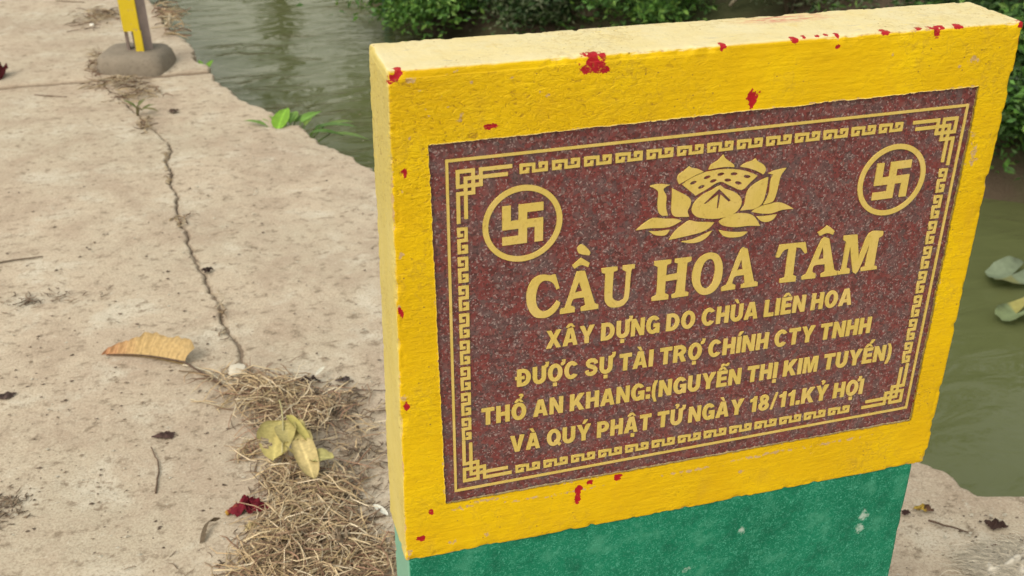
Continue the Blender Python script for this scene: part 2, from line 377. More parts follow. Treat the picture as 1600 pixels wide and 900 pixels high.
WZ = -1.10                                          # canal water level
def strip(name, xs_line, ys_line, nrm, prof, sc, seed, mat):
    """a bank: profile (distance, height) swept along a line"""
    V = []
    for x, y in zip(xs_line, ys_line):
        for d, h in prof: V.append((x+nrm[0]*d, y+nrm[1]*d, h))
    V = np.array(V); q = np.array([p[0] for p in prof]); am = np.clip(np.abs(q), 0.02, 1.0)
    amp = np.tile(np.where(q < 0, 0.012, np.clip(am*0.25, 0.01, 0.12)), len(xs_line))
    V[:, 2] += amp*fbm(V*np.array([1, 1, 0]), sc, 3, seed)
    return tag(obj(name, mesh_fast(name, V, grid_faces(len(xs_line), len(prof)), True), mat), kind='structure')
ty = np.concatenate([rows(-40, -4, 4), rows(-3.8, 14, 0.12), rows(18, 60, 6)])
ex_ = np.interp(ty, np.r_[-40, EDGE[:, 1], 60], np.r_[4.0, EDGE[:, 0], -14.0])
strip('near_bank', ex_[::-1], ty[::-1], (1, 0.30), [(-60, -0.07), (-20, -0.07), (-6, -0.07), (-2, -0.075), (-0.5, -0.08), (-0.05, -0.16), (-0.03, -0.40), (0.02, -0.62), (0.10, -0.95), (0.22, -1.15), (0.6, -1.6)], 1.2, 41, M_SOIL)
BD = np.array([0.516, -0.857]); BN = np.array([0.857, 0.516]); B0 = np.array([1.316, 8.767])
BU = np.array([0.10, 0.995])
def bank(s, n): return B0+(BD*s if s >= 0 else -BU*s)+BN*n                 # along the far waterline, inland from it
bz_prof = [(-0.6, -1.6), (-0.1, -1.18), (0.0, -1.10), (0.12, -0.95), (0.35, -0.80), (0.9, -0.55), (1.6, -0.30), (3.0, -0.1), (7, 0.05), (20, 0.2), (60, 0.3)]
def bank_h(n): return float(np.interp(n, [p[0] for p in bz_prof], [p[1] for p in bz_prof]))
ss = np.concatenate([rows(-50, -9, 4), rows(-8, 10, 0.15), rows(12, 60, 4)])
lw = 0.22*wob(ss, 0.8, 51)+0.10*wob(ss, 2.7, 52)
lx = B0[0]+np.where(ss >= 0, BD[0]*ss, -BU[0]*ss)+BN[0]*lw; ly = B0[1]+np.where(ss >= 0, BD[1]*ss, -BU[1]*ss)+BN[1]*lw
strip('far_bank', lx, ly, BN, bz_prof, 1.5, 43, M_SOIL)
xe = rows(-16, 14, 0.5)
strip('upstream_bank', xe[::-1], 22.0+0.5*wob(xe, 0.5, 53), (0, 1), bz_prof, 1.2, 44, M_SOIL)
wv = np.array([(-70, -70, WZ), (80, -70, WZ), (80, 90, WZ), (-70, 90, WZ)])
tag(obj('canal_water', mesh_fast('canal_water', wv, np.array([[0, 1, 2, 3]])), M_WAT), kind='structure')

# ------------------------------------------------------------------ the sign
sign = empty('bridge_sign', (0, 0.045, 0))
tag(sign, 'yellow painted concrete slab sign with engraved red granite plaque on green base', 'sign')
OFF = Vector((0, -0.045, 0))
ZC = 1.0                                            # height of the plaque's centre
def part(name, me, mat, parent=sign):
    o = obj(name, me, mat, parent); o.location = OFF if parent is sign else (0, 0, 0); return o

def rbox(X, Yd, Z, r, hole=None, lip=0.006, inner=None):
    """rounded box from per-axis coordinates; hole = (i0,i1,j0,j1) cells left out of the front; inner(Xg,Zg) bends the front grid"""
    V, F = [], []; n = 0
    def add(P, flip=False, mask=None):
        nonlocal n
        nr, nc = P.shape[:2]; f = grid_faces(nr, nc)
        if mask is not None: f = f[mask.ravel()]
        if flip: f = f[:, ::-1]
        V.append(P.reshape(-1, 3)); F.append(f+n); n += nr*nc
    Xg, Zg = np.meshgrid(X, Z); nx, nz, ny = len(X), len(Z), len(Yd)
    Xf, Zf = (Xg, Zg) if inner is None else inner(Xg, Zg)
    front = np.stack([Xf, np.full_like(Xf, Yd[0]), Zf], -1)
    mk = None
    if hole:
        mk = np.ones((nz-1, nx-1), bool); mk[hole[2]:hole[3], hole[0]:hole[1]] = False
    add(front, False, mk)
    if hole:
        i0, i1, j0, j1 = hole
        ring = [front[j0, i0:i1+1], front[j0:j1+1, i1], front[j1, i0:i1+1][::-1], front[j0:j1+1, i0][::-1]]
        for rg in ring:
            bk = rg.copy(); bk[:, 1] += lip; add(np.stack([rg, bk], 0), True)
    add(np.stack([Xf, np.full_like(Xf, Yd[-1]), Zf], -1), True)
    for z, fl, row in ((Z[0], True, 0), (Z[-1], False, -1)):
        xx = Xf[row]; zz = Zf[row]
        add(np.stack([np.tile(xx, (ny, 1)), np.repeat(Yd[:, None], nx, 1), np.tile(zz, (ny, 1))], -1), fl)
    for x, fl, colm in ((X[0], False, 0), (X[-1], True, -1)):
        xx = Xf[:, colm]; zz = Zf[:, colm]
        add(np.stack([np.repeat(xx[:, None], ny, 1), np.tile(Yd, (nz, 1)), np.repeat(zz[:, None], ny, 1)], -1), not fl)
    V = np.concatenate(V); F = np.concatenate(F)
    key = np.round(V*1e6).astype(np.int64); _, first, inv = np.unique(key, axis=0, return_index=True, return_inverse=True)
    V = V[first]; F = inv.ravel()[F]
    lo = np.array([X[0], Yd[0], Z[0]])+r; hi = np.array([X[-1], Yd[-1], Z[-1]])-r
    c = np.clip(V, lo, hi); d = V-c; L = np.linalg.norm(d, axis=1)
    N = np.where(L[:, None] > 1e-9, d/np.maximum(L, 1e-9)[:, None], np.array([0, -1, 0]))
    m_ = L > 1e-9; V2 = V.copy(); k = (np.count_nonzero(np.abs(d) > r*0.02, axis=1) > 1) & m_
    V2[k] = c[k]+N[k]*r
    return V2, F, N, k
def densify(stops, step):
    out = []
    for a, b, s in zip(stops[:-1], stops[1:], step): out.append(np.linspace(a, b, max(2, int(round((b-a)/s))+1))[:-1])
    return np.concatenate(out+[[stops[-1]]])

X0, X1, Z0, Z1 = -0.3425, 0.3323, ZC-0.2848, ZC+0.2833
# slight skew of the hand-cast slab, added after rounding
def warp(V):
    s = (V[:, 0]-X0)/(X1-X0); t = (V[:, 2]-Z0)/(Z1-Z0)
    dx = (1-s)*((1-t)*-0.0044+t*0.0041)+s*((1-t)*-0.0024+t*0.0022)
    dz = t*((1-s)*0.0026+s*-0.0027)+(1-t)*((1-s)*0.0034+s*-0.0032)
    W = V.copy(); W[:, 0] += dx; W[:, 2] += dz; return W
PQ = np.array([(-0.3045, 0.2130), (0.2950, 0.2157), (0.2962, -0.2157), (-0.2992, -0.2102)])+np.array([0, ZC])   # plaque corners TL TR BR BL
pw = warp(np.stack([PQ[:, 0], 0*PQ[:, 0], PQ[:, 1]], 1))[:, [0, 2]]-PQ
PN = PQ-pw                                           # plaque corners in the unskewed box
xm = (PN[0, 0]+PN[3, 0])/2, (PN[1, 0]+PN[2, 0])/2; zm = (PN[2, 1]+PN[3, 1])/2, (PN[0, 1]+PN[1, 1])/2
XS = densify([X0, X0+0.012, xm[0], xm[1], X1-0.012, X1], [0.0012, 0.0015, 0.0022, 0.0015, 0.0012])
ZS = densify([Z0, Z0+0.012, zm[0], zm[1], Z1-0.012, Z1], [0.0012, 0.0015, 0.0022, 0.0015, 0.0012])
YS = densify([-0.0018, 0.008, 0.079, 0.090], [0.0012, 0.0025, 0.0015])
i0, i1 = int(np.argmin(abs(XS-xm[0]))), int(np.argmin(abs(XS-xm[1]))); j0, j1 = int(np.argmin(abs(ZS-zm[0]))), int(np.argmin(abs(ZS-zm[1])))
def bend(Xg, Zg):
    s = (Xg-xm[0])/(xm[1]-xm[0]); t = (Zg-zm[0])/(zm[1]-zm[0]); sc, tc = np.clip(s, 0, 1), np.clip(t, 0, 1)
    bx = (1-sc)*((1-tc)*(PN[3, 0]-xm[0])+tc*(PN[0, 0]-xm[0]))+sc*((1-tc)*(PN[2, 0]-xm[1])+tc*(PN[1, 0]-xm[1]))
    bz = (1-tc)*((1-sc)*(PN[3, 1]-zm[0])+sc*(PN[2, 1]-zm[0]))+tc*((1-sc)*(PN[0, 1]-zm[1])+sc*(PN[1, 1]-zm[1]))
    # ragged inner lip, overlapping the stone by a millimetre or two
    P = np.stack([Xg.ravel(), 0*Xg.ravel(), Zg.ravel()], 1)
    rg = (0.0010*fbm(P, 35, 3, 71)+0.0010*fbm(P, 300, 2, 72)).reshape(Xg.shape)+0.0010
    near = lambda q: np.exp(-(q/0.004)**2)
    bx = bx+near(Xg-xm[0])*rg-near(Xg-xm[1])*rg; bz = bz+near(Zg-zm[0])*rg-near(Zg-zm[1])*rg
    wgt = np.minimum(np.minimum((Xg-X0)/(xm[0]-X0), (X1-Xg)/(X1-xm[1])), np.minimum((Zg-Z0)/(zm[0]-Z0), (Z1-Zg)/(Z1-zm[1])))
    wgt = np.clip(wgt, 0, 1)
    return Xg+bx*wgt, Zg+bz*wgt
V, F, N, rounded = rbox(XS, YS, ZS, 0.0032, (i0, i1, j0, j1), 0.007, bend)
fr = (V[:, 1] < 0.0005)
# trowelled, lumpy plaster
d = 0.0009*fbm(V, 12, 2, 81)+0.00030*fbm(V*np.array([1, 1, 1.8]), 90, 3, 82)+0.00035*np.abs(fbm(V, 240, 2, 83))
ed = np.minimum(np.minimum(V[:, 0]-X0, X1-V[:, 0]), np.minimum(V[:, 2]-Z0, Z1-V[:, 2]))
edge_any = np.sort(np.stack([np.minimum(V[:, 0]-X0, X1-V[:, 0]), np.minimum(V[:, 1]+0.0018, 0.09-V[:, 1]), np.minimum(V[:, 2]-Z0, Z1-V[:, 2])], 1), axis=1)[:, 1]
worn = np.clip(1-edge_any/0.009, 0, 1)*np.clip(fbm(V, 75, 3, 84)*2.2-0.15, 0, 1)
d = d-0.0028*worn
V0 = V.copy(); V = V+N*d[:, None]
V = warp(V)
inner_d = np.full(len(V), 1.0)                        # distance to the plaque's outline
s_ = np.stack([V[:, 0]-np.interp(V[:, 2], [PQ[3, 1], PQ[0, 1]], [PQ[3, 0], PQ[0, 0]]), np.interp(V[:, 2], [PQ[2, 1], PQ[1, 1]], [PQ[2, 0], PQ[1, 0]])-V[:, 0],
               V[:, 2]-np.interp(V[:, 0], [PQ[3, 0], PQ[2, 0]], [PQ[3, 1], PQ[2, 1]]), np.interp(V[:, 0], [PQ[0, 0], PQ[1, 0]], [PQ[0, 1], PQ[1, 1]])-V[:, 2]], 1)
inner_d = -s_.min(1)
mort = np.clip(worn*0.55, 0, 0.45)
mort = np.maximum(mort, np.where(fr, np.clip(1-np.abs(inner_d)/0.003, 0, 1)*(0.36+0.5*fbm(V, 22, 3, 85)), 0))
mort = np.maximum(mort, np.clip(1-edge_any/0.0040, 0, 1)*(0.40+0.75*fbm(V0, 38, 3, 86))*((V0[:, 1] < 0.02) | (V0[:, 2] > Z1-0.01)))
# chips of the old red coat: photograph pixel, half sizes in pixels
CH = [(927, 97, 17, 17), (914, 108, 9, 8), (946, 106, 5, 6), (622, 112, 8, 7), (615, 122, 8, 7), (609, 128, 5, 4), (764, 197, 9, 5), (1175, 150, 9, 9), (1173, 160, 5, 9), (1128, 73, 5, 8),
      (1241, 62, 5, 5), (1258, 58, 4, 2), (1278, 56, 5, 2), (1295, 55, 4, 2), (1310, 55, 4, 4), (1383, 50, 6, 5), (1463, 50, 5, 10), (1437, 44, 6, 2.5), (1455, 42, 6, 2.5), (1472, 43, 4, 3), (1498, 41, 8, 3.5),
      (632, 269, 5, 7), (626, 487, 4, 8), (634, 632, 5, 7), (903, 765, 5, 9), (902, 779, 5, 8), (964, 745, 7, 5), (921, 752, 5, 4), (657, 841, 7, 5), (673, 799, 4, 5), (1595, 38, 6, 6), (1592, 62, 3, 6), (1308, 73, 4, 4),
      (1000, 199, 26, 4), (945, 203, 24, 3), (1045, 196, 16, 3), (1431, 560, 1.5, 30), (1428, 615, 1.5, 26), (1280, 182, 22, 2.5), (1340, 173, 24, 2.5)]
MO = [(655, 140, 5, 4), (690, 150, 4, 3), (735, 128, 5, 3), (668, 180, 4, 4), (720, 178, 8, 4), (700, 165, 5, 3), (800, 120, 5, 2.5), (628, 300, 3, 6), (640, 215, 3, 3), (625, 478, 6, 10), (630, 622, 5, 10), (627, 400, 5, 8), (1520, 92, 11, 7), (1497, 103, 6, 4), (1022, 62, 0, 0), (716, 188, 7, 5), (845, 142, 6, 4), (712, 112, 14, 4), (640, 125, 12, 6), (855, 150, 5, 4), (665, 170, 4, 3),
      (1440, 715, 8, 7), (1160, 735, 7, 4), (1268, 706, 6, 3), (760, 833, 5, 4), (640, 865, 7, 9), (705, 845, 9, 5), (1395, 85, 5, 4), (1575, 150, 6, 5), (1520, 245, 7, 20), (1517, 215, 5, 12), (730, 790, 30, 5), (760, 780, 30, 4), (1300, 690, 60, 3), (1200, 708, 70, 3), (1080, 733, 60, 3), (900, 765, 60, 2.5), (820, 778, 40, 3)]
def blobs(L):
    f = np.zeros(len(V))
    for x, y, a, b in L:
        if a == 0: continue
        c = face(x, y); sx = np.linalg.norm(face(x+1, y)-c); sz = np.linalg.norm(face(x, y+1)-c)
        q = np.sqrt(((V[:, 0]-c[0])/(a*sx))**2+((V[:, 2]-c[2])/(b*sz))**2+(np.maximum(V[:, 1]-0.004, 0)/0.004)**2)
        f = np.maximum(f, np.clip(1.05-0.55*q, 0, 1))
    return f
chip = np.where(V[:, 1] < 0.012, blobs(CH), 0); mort = np.maximum(mort, np.where(V[:, 1] < 0.01, 0.62*blobs(MO), 0))
q0 = ground(1215, 22, Z1)
stain = np.where(V[:, 2] > Z1-0.006, np.clip(1.2-np.sqrt(((V[:, 0]-q0[0])/0.060)**2+((V[:, 1]-0.072)/0.016)**2), 0, 1), 0)
V[:, 1] += np.where(fr, 0.0005*np.clip(chip*2-0.8, 0, 1), 0)
sm = lambda a, lo, hi: np.clip((a-lo)/(hi-lo), 0, 1)
rgh = 0.16+0.85*(1-sm(V[:, 0], -0.18, 0.02))*sm(V[:, 2], ZC+0.10, ZC+0.22)+0.35*sm(V[:, 0], 0.24, 0.30)*sm(V[:, 2], ZC+0.0, ZC+0.2)+0.25*(1-sm(V[:, 0], -0.31, -0.29))
rgh = np.where(V[:, 2] > Z1-0.006, 0.25, rgh)+0.25*fbm(V, 18, 2, 87)
me = mesh_fast('slab', V, F, True, {'chip': chip, 'mortar': mort, 'stain': stain, 'rough': rgh})
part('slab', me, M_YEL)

# green base
PX0, PX1 = -0.3440, 0.3155
V, F, N, _ = rbox(densify([PX0, PX0+0.01, PX1-0.01, PX1], [0.0015, 0.005, 0.0015]), densify([0.0005, 0.01, 0.078, 0.086], [0.0015, 0.006, 0.002]),
                  densify([-0.12, 0.3, Z0+0.0015, Z0+0.004], [0.02, 0.005, 0.002]), 0.005)
V = V+N*(0.0008*fbm(V, 14, 3, 91)+0.0004*fbm(V, 90, 3, 92)-0.002*np.clip(fbm(V, 60, 2, 93)*2-0.5, 0, 1)*np.clip(1-np.minimum(V[:, 0]-PX0, PX1-V[:, 0])/0.008, 0, 1))[:, None]
topz = V[:, 2] > Z0-0.03
V[topz, 2] += ((V[topz, 0]-PX0)/(PX1-PX0))*-0.0066+0.0034
part('pedestal', mesh_fast('pedestal', V, F, True), M_GRN)

# plaque of polished granite, front face at y = 0.001
def ragged(P, step, amp, seed):
    out = []
    for a, b in zip(P, np.roll(P, -1, 0)):
        n = max(2, int(np.linalg.norm(b-a)/step)); t = np.linspace(0, 1, n, endpoint=False)[:, None]; out.append(a+(b-a)*t)
    return np.concatenate(out)
big = PQ+np.array([(-1, 1), (1, 1), (1, -1), (-1, -1)])*0.004
ns, nt = 160, 120
S, T = np.meshgrid(np.linspace(0, 1, ns), np.linspace(0, 1, nt))
G = ((1-S)*(1-T))[..., None]*big[3]+(S*(1-T))[..., None]*big[2]+(S*T)[..., None]*big[1]+((1-S)*T)[..., None]*big[0]
PV = np.stack([G[..., 0].ravel(), np.full(ns*nt, 0.001), G[..., 1].ravel()], 1)
edg = np.clip(1-np.minimum(np.minimum(S, 1-S)*0.6, np.minimum(T, 1-T)*0.43).ravel()/0.014, 0, 1)
a = np.arange(ns*nt).reshape(nt, ns); ringi = np.concatenate([a[0, :-1], a[:-1, -1], a[-1, ::-1][:-1], a[::-1, 0][:-1]])
bk = PV[ringi].copy(); bk[:, 1] = 0.02; b = np.arange(ns*nt, ns*nt+len(bk))
Fs = np.stack([ringi, b, np.roll(b, -1), np.roll(ringi, -1)], 1)
plaque = part('plaque', mesh_fast('plaque', np.concatenate([PV, bk]), [grid_faces(nt, ns), Fs], False, {'edge': np.concatenate([edg, np.ones(len(bk))])}), M_GRA)
plaque['label'] = 'dark red speckled granite plaque with gold lettering'

# ---- gold inlay: every figure a solid of its own, 0.5 mm proud of the stone
YF = -0.0003; YB = 0.0016
def solid_from_polys(name, polys):
    """polys in metres (x, z); holes are found by the even-odd fill of a 2D curve"""
    cu = bpy.data.curves.new('tmp', 'CURVE'); cu.dimensions = '2D'; cu.fill_mode = 'BOTH'; cu.extrude = (YB-YF)/2
    for P in polys:
        sp = cu.splines.new('POLY'); sp.points.add(len(P)-1); sp.use_cyclic_u = True
        for q, (x, z) in zip(sp.points, P): q.co = (x, z, 0, 1)
    return curve_to_mesh(name, cu)
def curve_to_mesh(name, cu, tf=None):
    o = bpy.data.objects.new('tmp', cu); COL.objects.link(o)
    dg = bpy.context.evaluated_depsgraph_get()
    me = bpy.data.meshes.new_from_object(o.evaluated_get(dg)); me.name = name
    n = len(me.vertices); co = np.empty(n*3, np.float32); me.vertices.foreach_get('co', co); co = co.reshape(-1, 3)
    xy = co[:, :2] if tf is None else tf(co[:, :2])
    out = np.stack([xy[:, 0], (YF+YB)/2-co[:, 2], xy[:, 1]], 1)
    me.vertices.foreach_set('co', out.astype(np.float32).ravel()); me.materials.clear(); me.update()
    bpy.data.objects.remove(o); bpy.data.curves.remove(cu)
    return me
def solid_from_rects(rects, inv=False):
    """union of axis-aligned rectangles (x0,z0,x1,z1) as one solid"""
    xs = sorted({round(r[k], 7) for r in rects for k in (0, 2)}); zs = sorted({round(r[k], 7) for r in rects for k in (1, 3)})
    cell = np.zeros((len(zs)-1, len(xs)-1), bool)
    for r in rects:
        ia, ib = xs.index(round(r[0], 7)), xs.index(round(r[2], 7)); ja, jb = zs.index(round(r[1], 7)), zs.index(round(r[3], 7)); cell[ja:jb, ia:ib] = True
    V, F, ix = [], [], {}
    def vid(i, j, k):
        if (i, j, k) not in ix: ix[(i, j, k)] = len(V); V.append((xs[i], YF if k == 0 else YB, zs[j]))
        return ix[(i, j, k)]
    J, I = cell.shape; c = lambda j, i: 0 <= j < J and 0 <= i < I and cell[j, i]
    for j in range(J):
        for i in range(I):
            if not cell[j, i]: continue
            F.append((vid(i, j, 0), vid(i+1, j, 0), vid(i+1, j+1, 0), vid(i, j+1, 0)))
            for (dj, di, p, q) in ((0, -1, (i, j+1), (i, j)), (0, 1, (i+1, j), (i+1, j+1)), (-1, 0, (i, j), (i+1, j)), (1, 0, (i+1, j+1), (i, j+1))):
                if not c(j+dj, i+di): F.append((vid(*q, 0), vid(*p, 0), vid(*p, 1), vid(*q, 1)))
    return V, F
def inlay(name, VF):
    me = bpy.data.meshes.new(name); me.from_pydata(VF[0], [], VF[1]); me.update()
    return part(name, me, M_GOLD, plaque)
mm = 0.001
bx, bt, bb, bw = 0.2874, ZC+0.1952, ZC-0.1967, 0.0027
inlay('border_line', solid_from_rects([(-bx, bt-bw, bx, bt), (-bx, bb, bx, bb+bw), (-bx, bb, -bx+bw, bt), (bx-bw, bb, bx, bt)]))
# corner knots
u = 3.62*mm; pc = 2.1
knot = [(0, 0, pc*2+1, 1), (0, 0, 1, pc*2+1), (0, pc*2, pc*3+1, pc*2+1), (pc*2, 0, pc*2+1, pc*3+1), (pc, pc, 14.2, pc+1), (pc, pc, pc+1, 14.2),
        (pc*3, 0, pc*3+1, pc*2+1), (pc*3, 0, 15.4, 1), (0, pc*3, pc*2+1, pc*3+1), (0, pc*3, 1, 15.4)]
for cx_, cz_, sx, sz in ((-277.6, 183.6, 1, -1), (277.4, 182.2, -1, -1), (-277.6, -185.6, 1, 1), (277.2, -185.0, -1, 1)):
    R_ = []
    for x0, z0, x1, z1 in knot:
        a, b_ = sorted((cx_*mm+sx*x0*u, cx_*mm+sx*x1*u)); c_, d_ = sorted((ZC+cz_*mm+sz*z0*u, ZC+cz_*mm+sz*z1*u)); R_.append((a, c_, b_, d_))
    inlay('corner_knot', solid_from_rects(R_))
# fret border
fr_poly = np.array([(0, 0), (147, 0), (147, 85), (97, 85), (97, 45), (47, 45), (47, 103), (187, 103), (187, 0), (430, 0), (430, 150), (290, 150), (290, 65), (340, 65), (340, 105), (383, 105), (383, 47), (237, 47), (237, 150), (0, 150)])/np.array([430, 150])
fh = fr_poly*np.array([28.6, 10.0])*mm
fv = np.stack([fr_poly[:, 1]*10.6*mm, -fr_poly[:, 0]*28.2*mm], 1)
mh = solid_from_polys('fret', [fh]); mv = solid_from_polys('fret', [fv])
def frets(me, pts):
    for x, z in pts: o = part('fret', me, M_GOLD, plaque); o.location = (x*mm, 0, ZC+z*mm)
frets(mh, [(-214.4+32.92*i, 172.8) for i in range(13)]); frets(mh, [(-217.3+32.74*i, -185.9) for i in range(13)])
frets(mv, [(-277.6, 123.2-32.02*i) for i in range(8)]); frets(mv, [(266.4, 122.8-31.7*i) for i in range(8)])
# ringed temple emblems
for cx_, cz_, ro, h in ((-210.8, 119.3, 41.2, 21.1), (207.3, 116.7, 41.4, 21.3)):
    th = np.linspace(0, 2*math.pi, 72, endpoint=False); cs = np.stack([np.cos(th), np.sin(th)], 1)
    C_ = np.array([cx_*mm, ZC+cz_*mm])
    part('emblem_ring', solid_from_polys('emblem_ring', [C_+cs*ro*mm, C_+cs*(ro-5.7)*mm]), M_GOLD, plaque)
    e = [-h, -h+8.7, -4.4, 4.4, h-8.7, h]
    R_ = [(e[2], e[0], e[3], e[5]), (e[0], e[2], e[5], e[3]), (e[3], e[4], e[5], e[5]), (e[2], e[4], e[5], e[5]), (e[4], e[0], e[5], e[3]), (e[0], e[0], e[3], e[1]), (e[0], e[2], e[1], e[5])]
    R_ = [(C_[0]+a*mm, C_[1]+b_*mm, C_[0]+c_*mm, C_[1]+d_*mm) for a, b_, c_, d_ in R_ if b_ < d_ and a < c_]
    inlay('emblem_cross', solid_from_rects(R_))
def trace(P, s, ox, oy): return [tuple(face(ox+x/s, oy+y/s)[[0, 2]]) for x, y in P]
def rounded_loop(P, n=3):
    """closed Catmull-Rom through the points, keeping sharp corners"""
    P = np.array(P, float); m_ = len(P); out = []
    sharp = []
    for i in range(m_):
        a, b_ = P[i]-P[i-1], P[(i+1) % m_]-P[i]; sharp.append(np.dot(a, b_)/(np.linalg.norm(a)*np.linalg.norm(b_)+1e-12) < 0.45)
    for i in range(m_):
        p1, p2 = P[i], P[(i+1) % m_]; p0 = p1-(p2-p1) if sharp[i] else P[i-1]; p3 = p2+(p2-p1) if sharp[(i+1) % m_] else P[(i+2) % m_]
        for k in range(n):
            t = k/n; out.append(0.5*((2*p1)+(-p0+p2)*t+(2*p0-5*p1+4*p2-p3)*t*t+(-p0+3*p1-3*p2+p3)*t**3))
    return out
LOT = [[(548, 168), (575, 185), (620, 190), (672, 215), (600, 245), (530, 285), (455, 325), (440, 280), (455, 240), (500, 210)],
       [(848, 65), (862, 95), (900, 125), (935, 150), (942, 175), (880, 172), (800, 180), (715, 197), (740, 155), (800, 115)],
       [(1130, 98), (1150, 125), (1195, 150), (1218, 185), (1212, 215), (1195, 238), (1130, 205), (1060, 182), (995, 172), (1040, 140), (1100, 120)],
       [(397, 362), (450, 390), (520, 425), (560, 465), (550, 520), (530, 560), (545, 610), (470, 612), (410, 605), (388, 560), (392, 470)],
       [(198, 343), (270, 325), (378, 330), (335, 350), (318, 375), (345, 430), (340, 520), (358, 600), (300, 598), (272, 560), (268, 480), (275, 400), (245, 365)],
       [(1240, 262), (1230, 340), (1210, 430), (1180, 500), (1120, 540), (1060, 548), (995, 557), (1030, 510), (1045, 430), (1070, 370), (1140, 310)],
       [(1400, 180), (1350, 250), (1330, 330), (1310, 410), (1285, 470), (1245, 490), (1195, 505), (1230, 450), (1250, 380), (1260, 300), (1285, 240), (1240, 232), (1300, 205)],
       [(1095, 568), (1150, 530), (1230, 505), (1330, 485), (1400, 505), (1462, 540), (1360, 550), (1270, 580), (1180, 582)],
       [(1138, 610), (1220, 605), (1315, 590), (1280, 635), (1220, 657), (1170, 645)],
       [(805, 655), (870, 610), (950, 585), (1040, 582), (1105, 600), (1140, 640), (1168, 690), (1060, 690), (960, 702), (870, 695), (825, 680)],
       [(805, 728), (880, 742), (970, 748), (1060, 742), (1010, 780), (930, 793), (860, 785), (825, 760)],
       [(78, 730), (150, 670), (230, 625), (340, 630), (420, 630), (478, 645), (400, 690), (320, 708), (200, 712)],
       [(192, 740), (280, 740), (375, 725), (340, 770), (290, 777), (235, 768)],
       [(365, 815), (430, 730), (500, 675), (550, 645), (620, 658), (765, 660), (720, 710), (640, 750), (500, 785)],
       [(475, 832), (580, 810), (680, 765), (745, 735), (700, 790), (640, 828), (560, 843)]]
for P in LOT: part('lotus_petal', solid_from_polys('lotus_petal', [trace(rounded_loop(P), 5.626, 980, 230)]), M_GOLD, plaque)
pod = [(485, 330), (560, 275), (660, 230), (780, 203), (900, 192), (1020, 205), (1100, 230), (1145, 250), (1080, 310), (1005, 375), (900, 335), (812, 303), (700, 368), (600, 425), (540, 375)]
seeds = []
for x, y, ang in ((582, 313, -20), (653, 350, -20), (703, 265, -18), (757, 297, -15), (823, 238, -10), (885, 290, 5), (940, 235, 0), (978, 315, 15), (1055, 258, 10)):
    a = math.radians(ang); seeds.append([(x+32*math.cos(t)*math.cos(a)-16*math.sin(t)*math.sin(a), y+32*math.cos(t)*math.sin(a)+16*math.sin(t)*math.cos(a)) for t in np.linspace(0, 6.283, 14, endpoint=False)])
part('lotus_seed_pod', solid_from_polys('lotus_seed_pod', [trace(P, 5.626, 980, 230) for P in [rounded_loop(pod)]+seeds]), M_GOLD, plaque)
cen = [(815, 338), (860, 365), (930, 390), (985, 425), (1005, 470), (995, 520), (950, 575), (870, 610), (780, 628), (680, 625), (610, 610), (570, 570), (575, 520), (610, 465), (680, 410), (750, 375)]
arr = [(808, 366), (912, 468), (898, 484), (824, 418), (803, 538), (786, 538), (798, 420), (690, 502), (672, 496)]
part('lotus_petal', solid_from_polys('lotus_petal', [trace(P, 5.626, 980, 230) for P in (rounded_loop(cen), arr)]), M_GOLD, plaque)
A_, B_, C_ = (6.43, 800, 370), (7.5, 1000, 370), (7.5, 1200, 340)
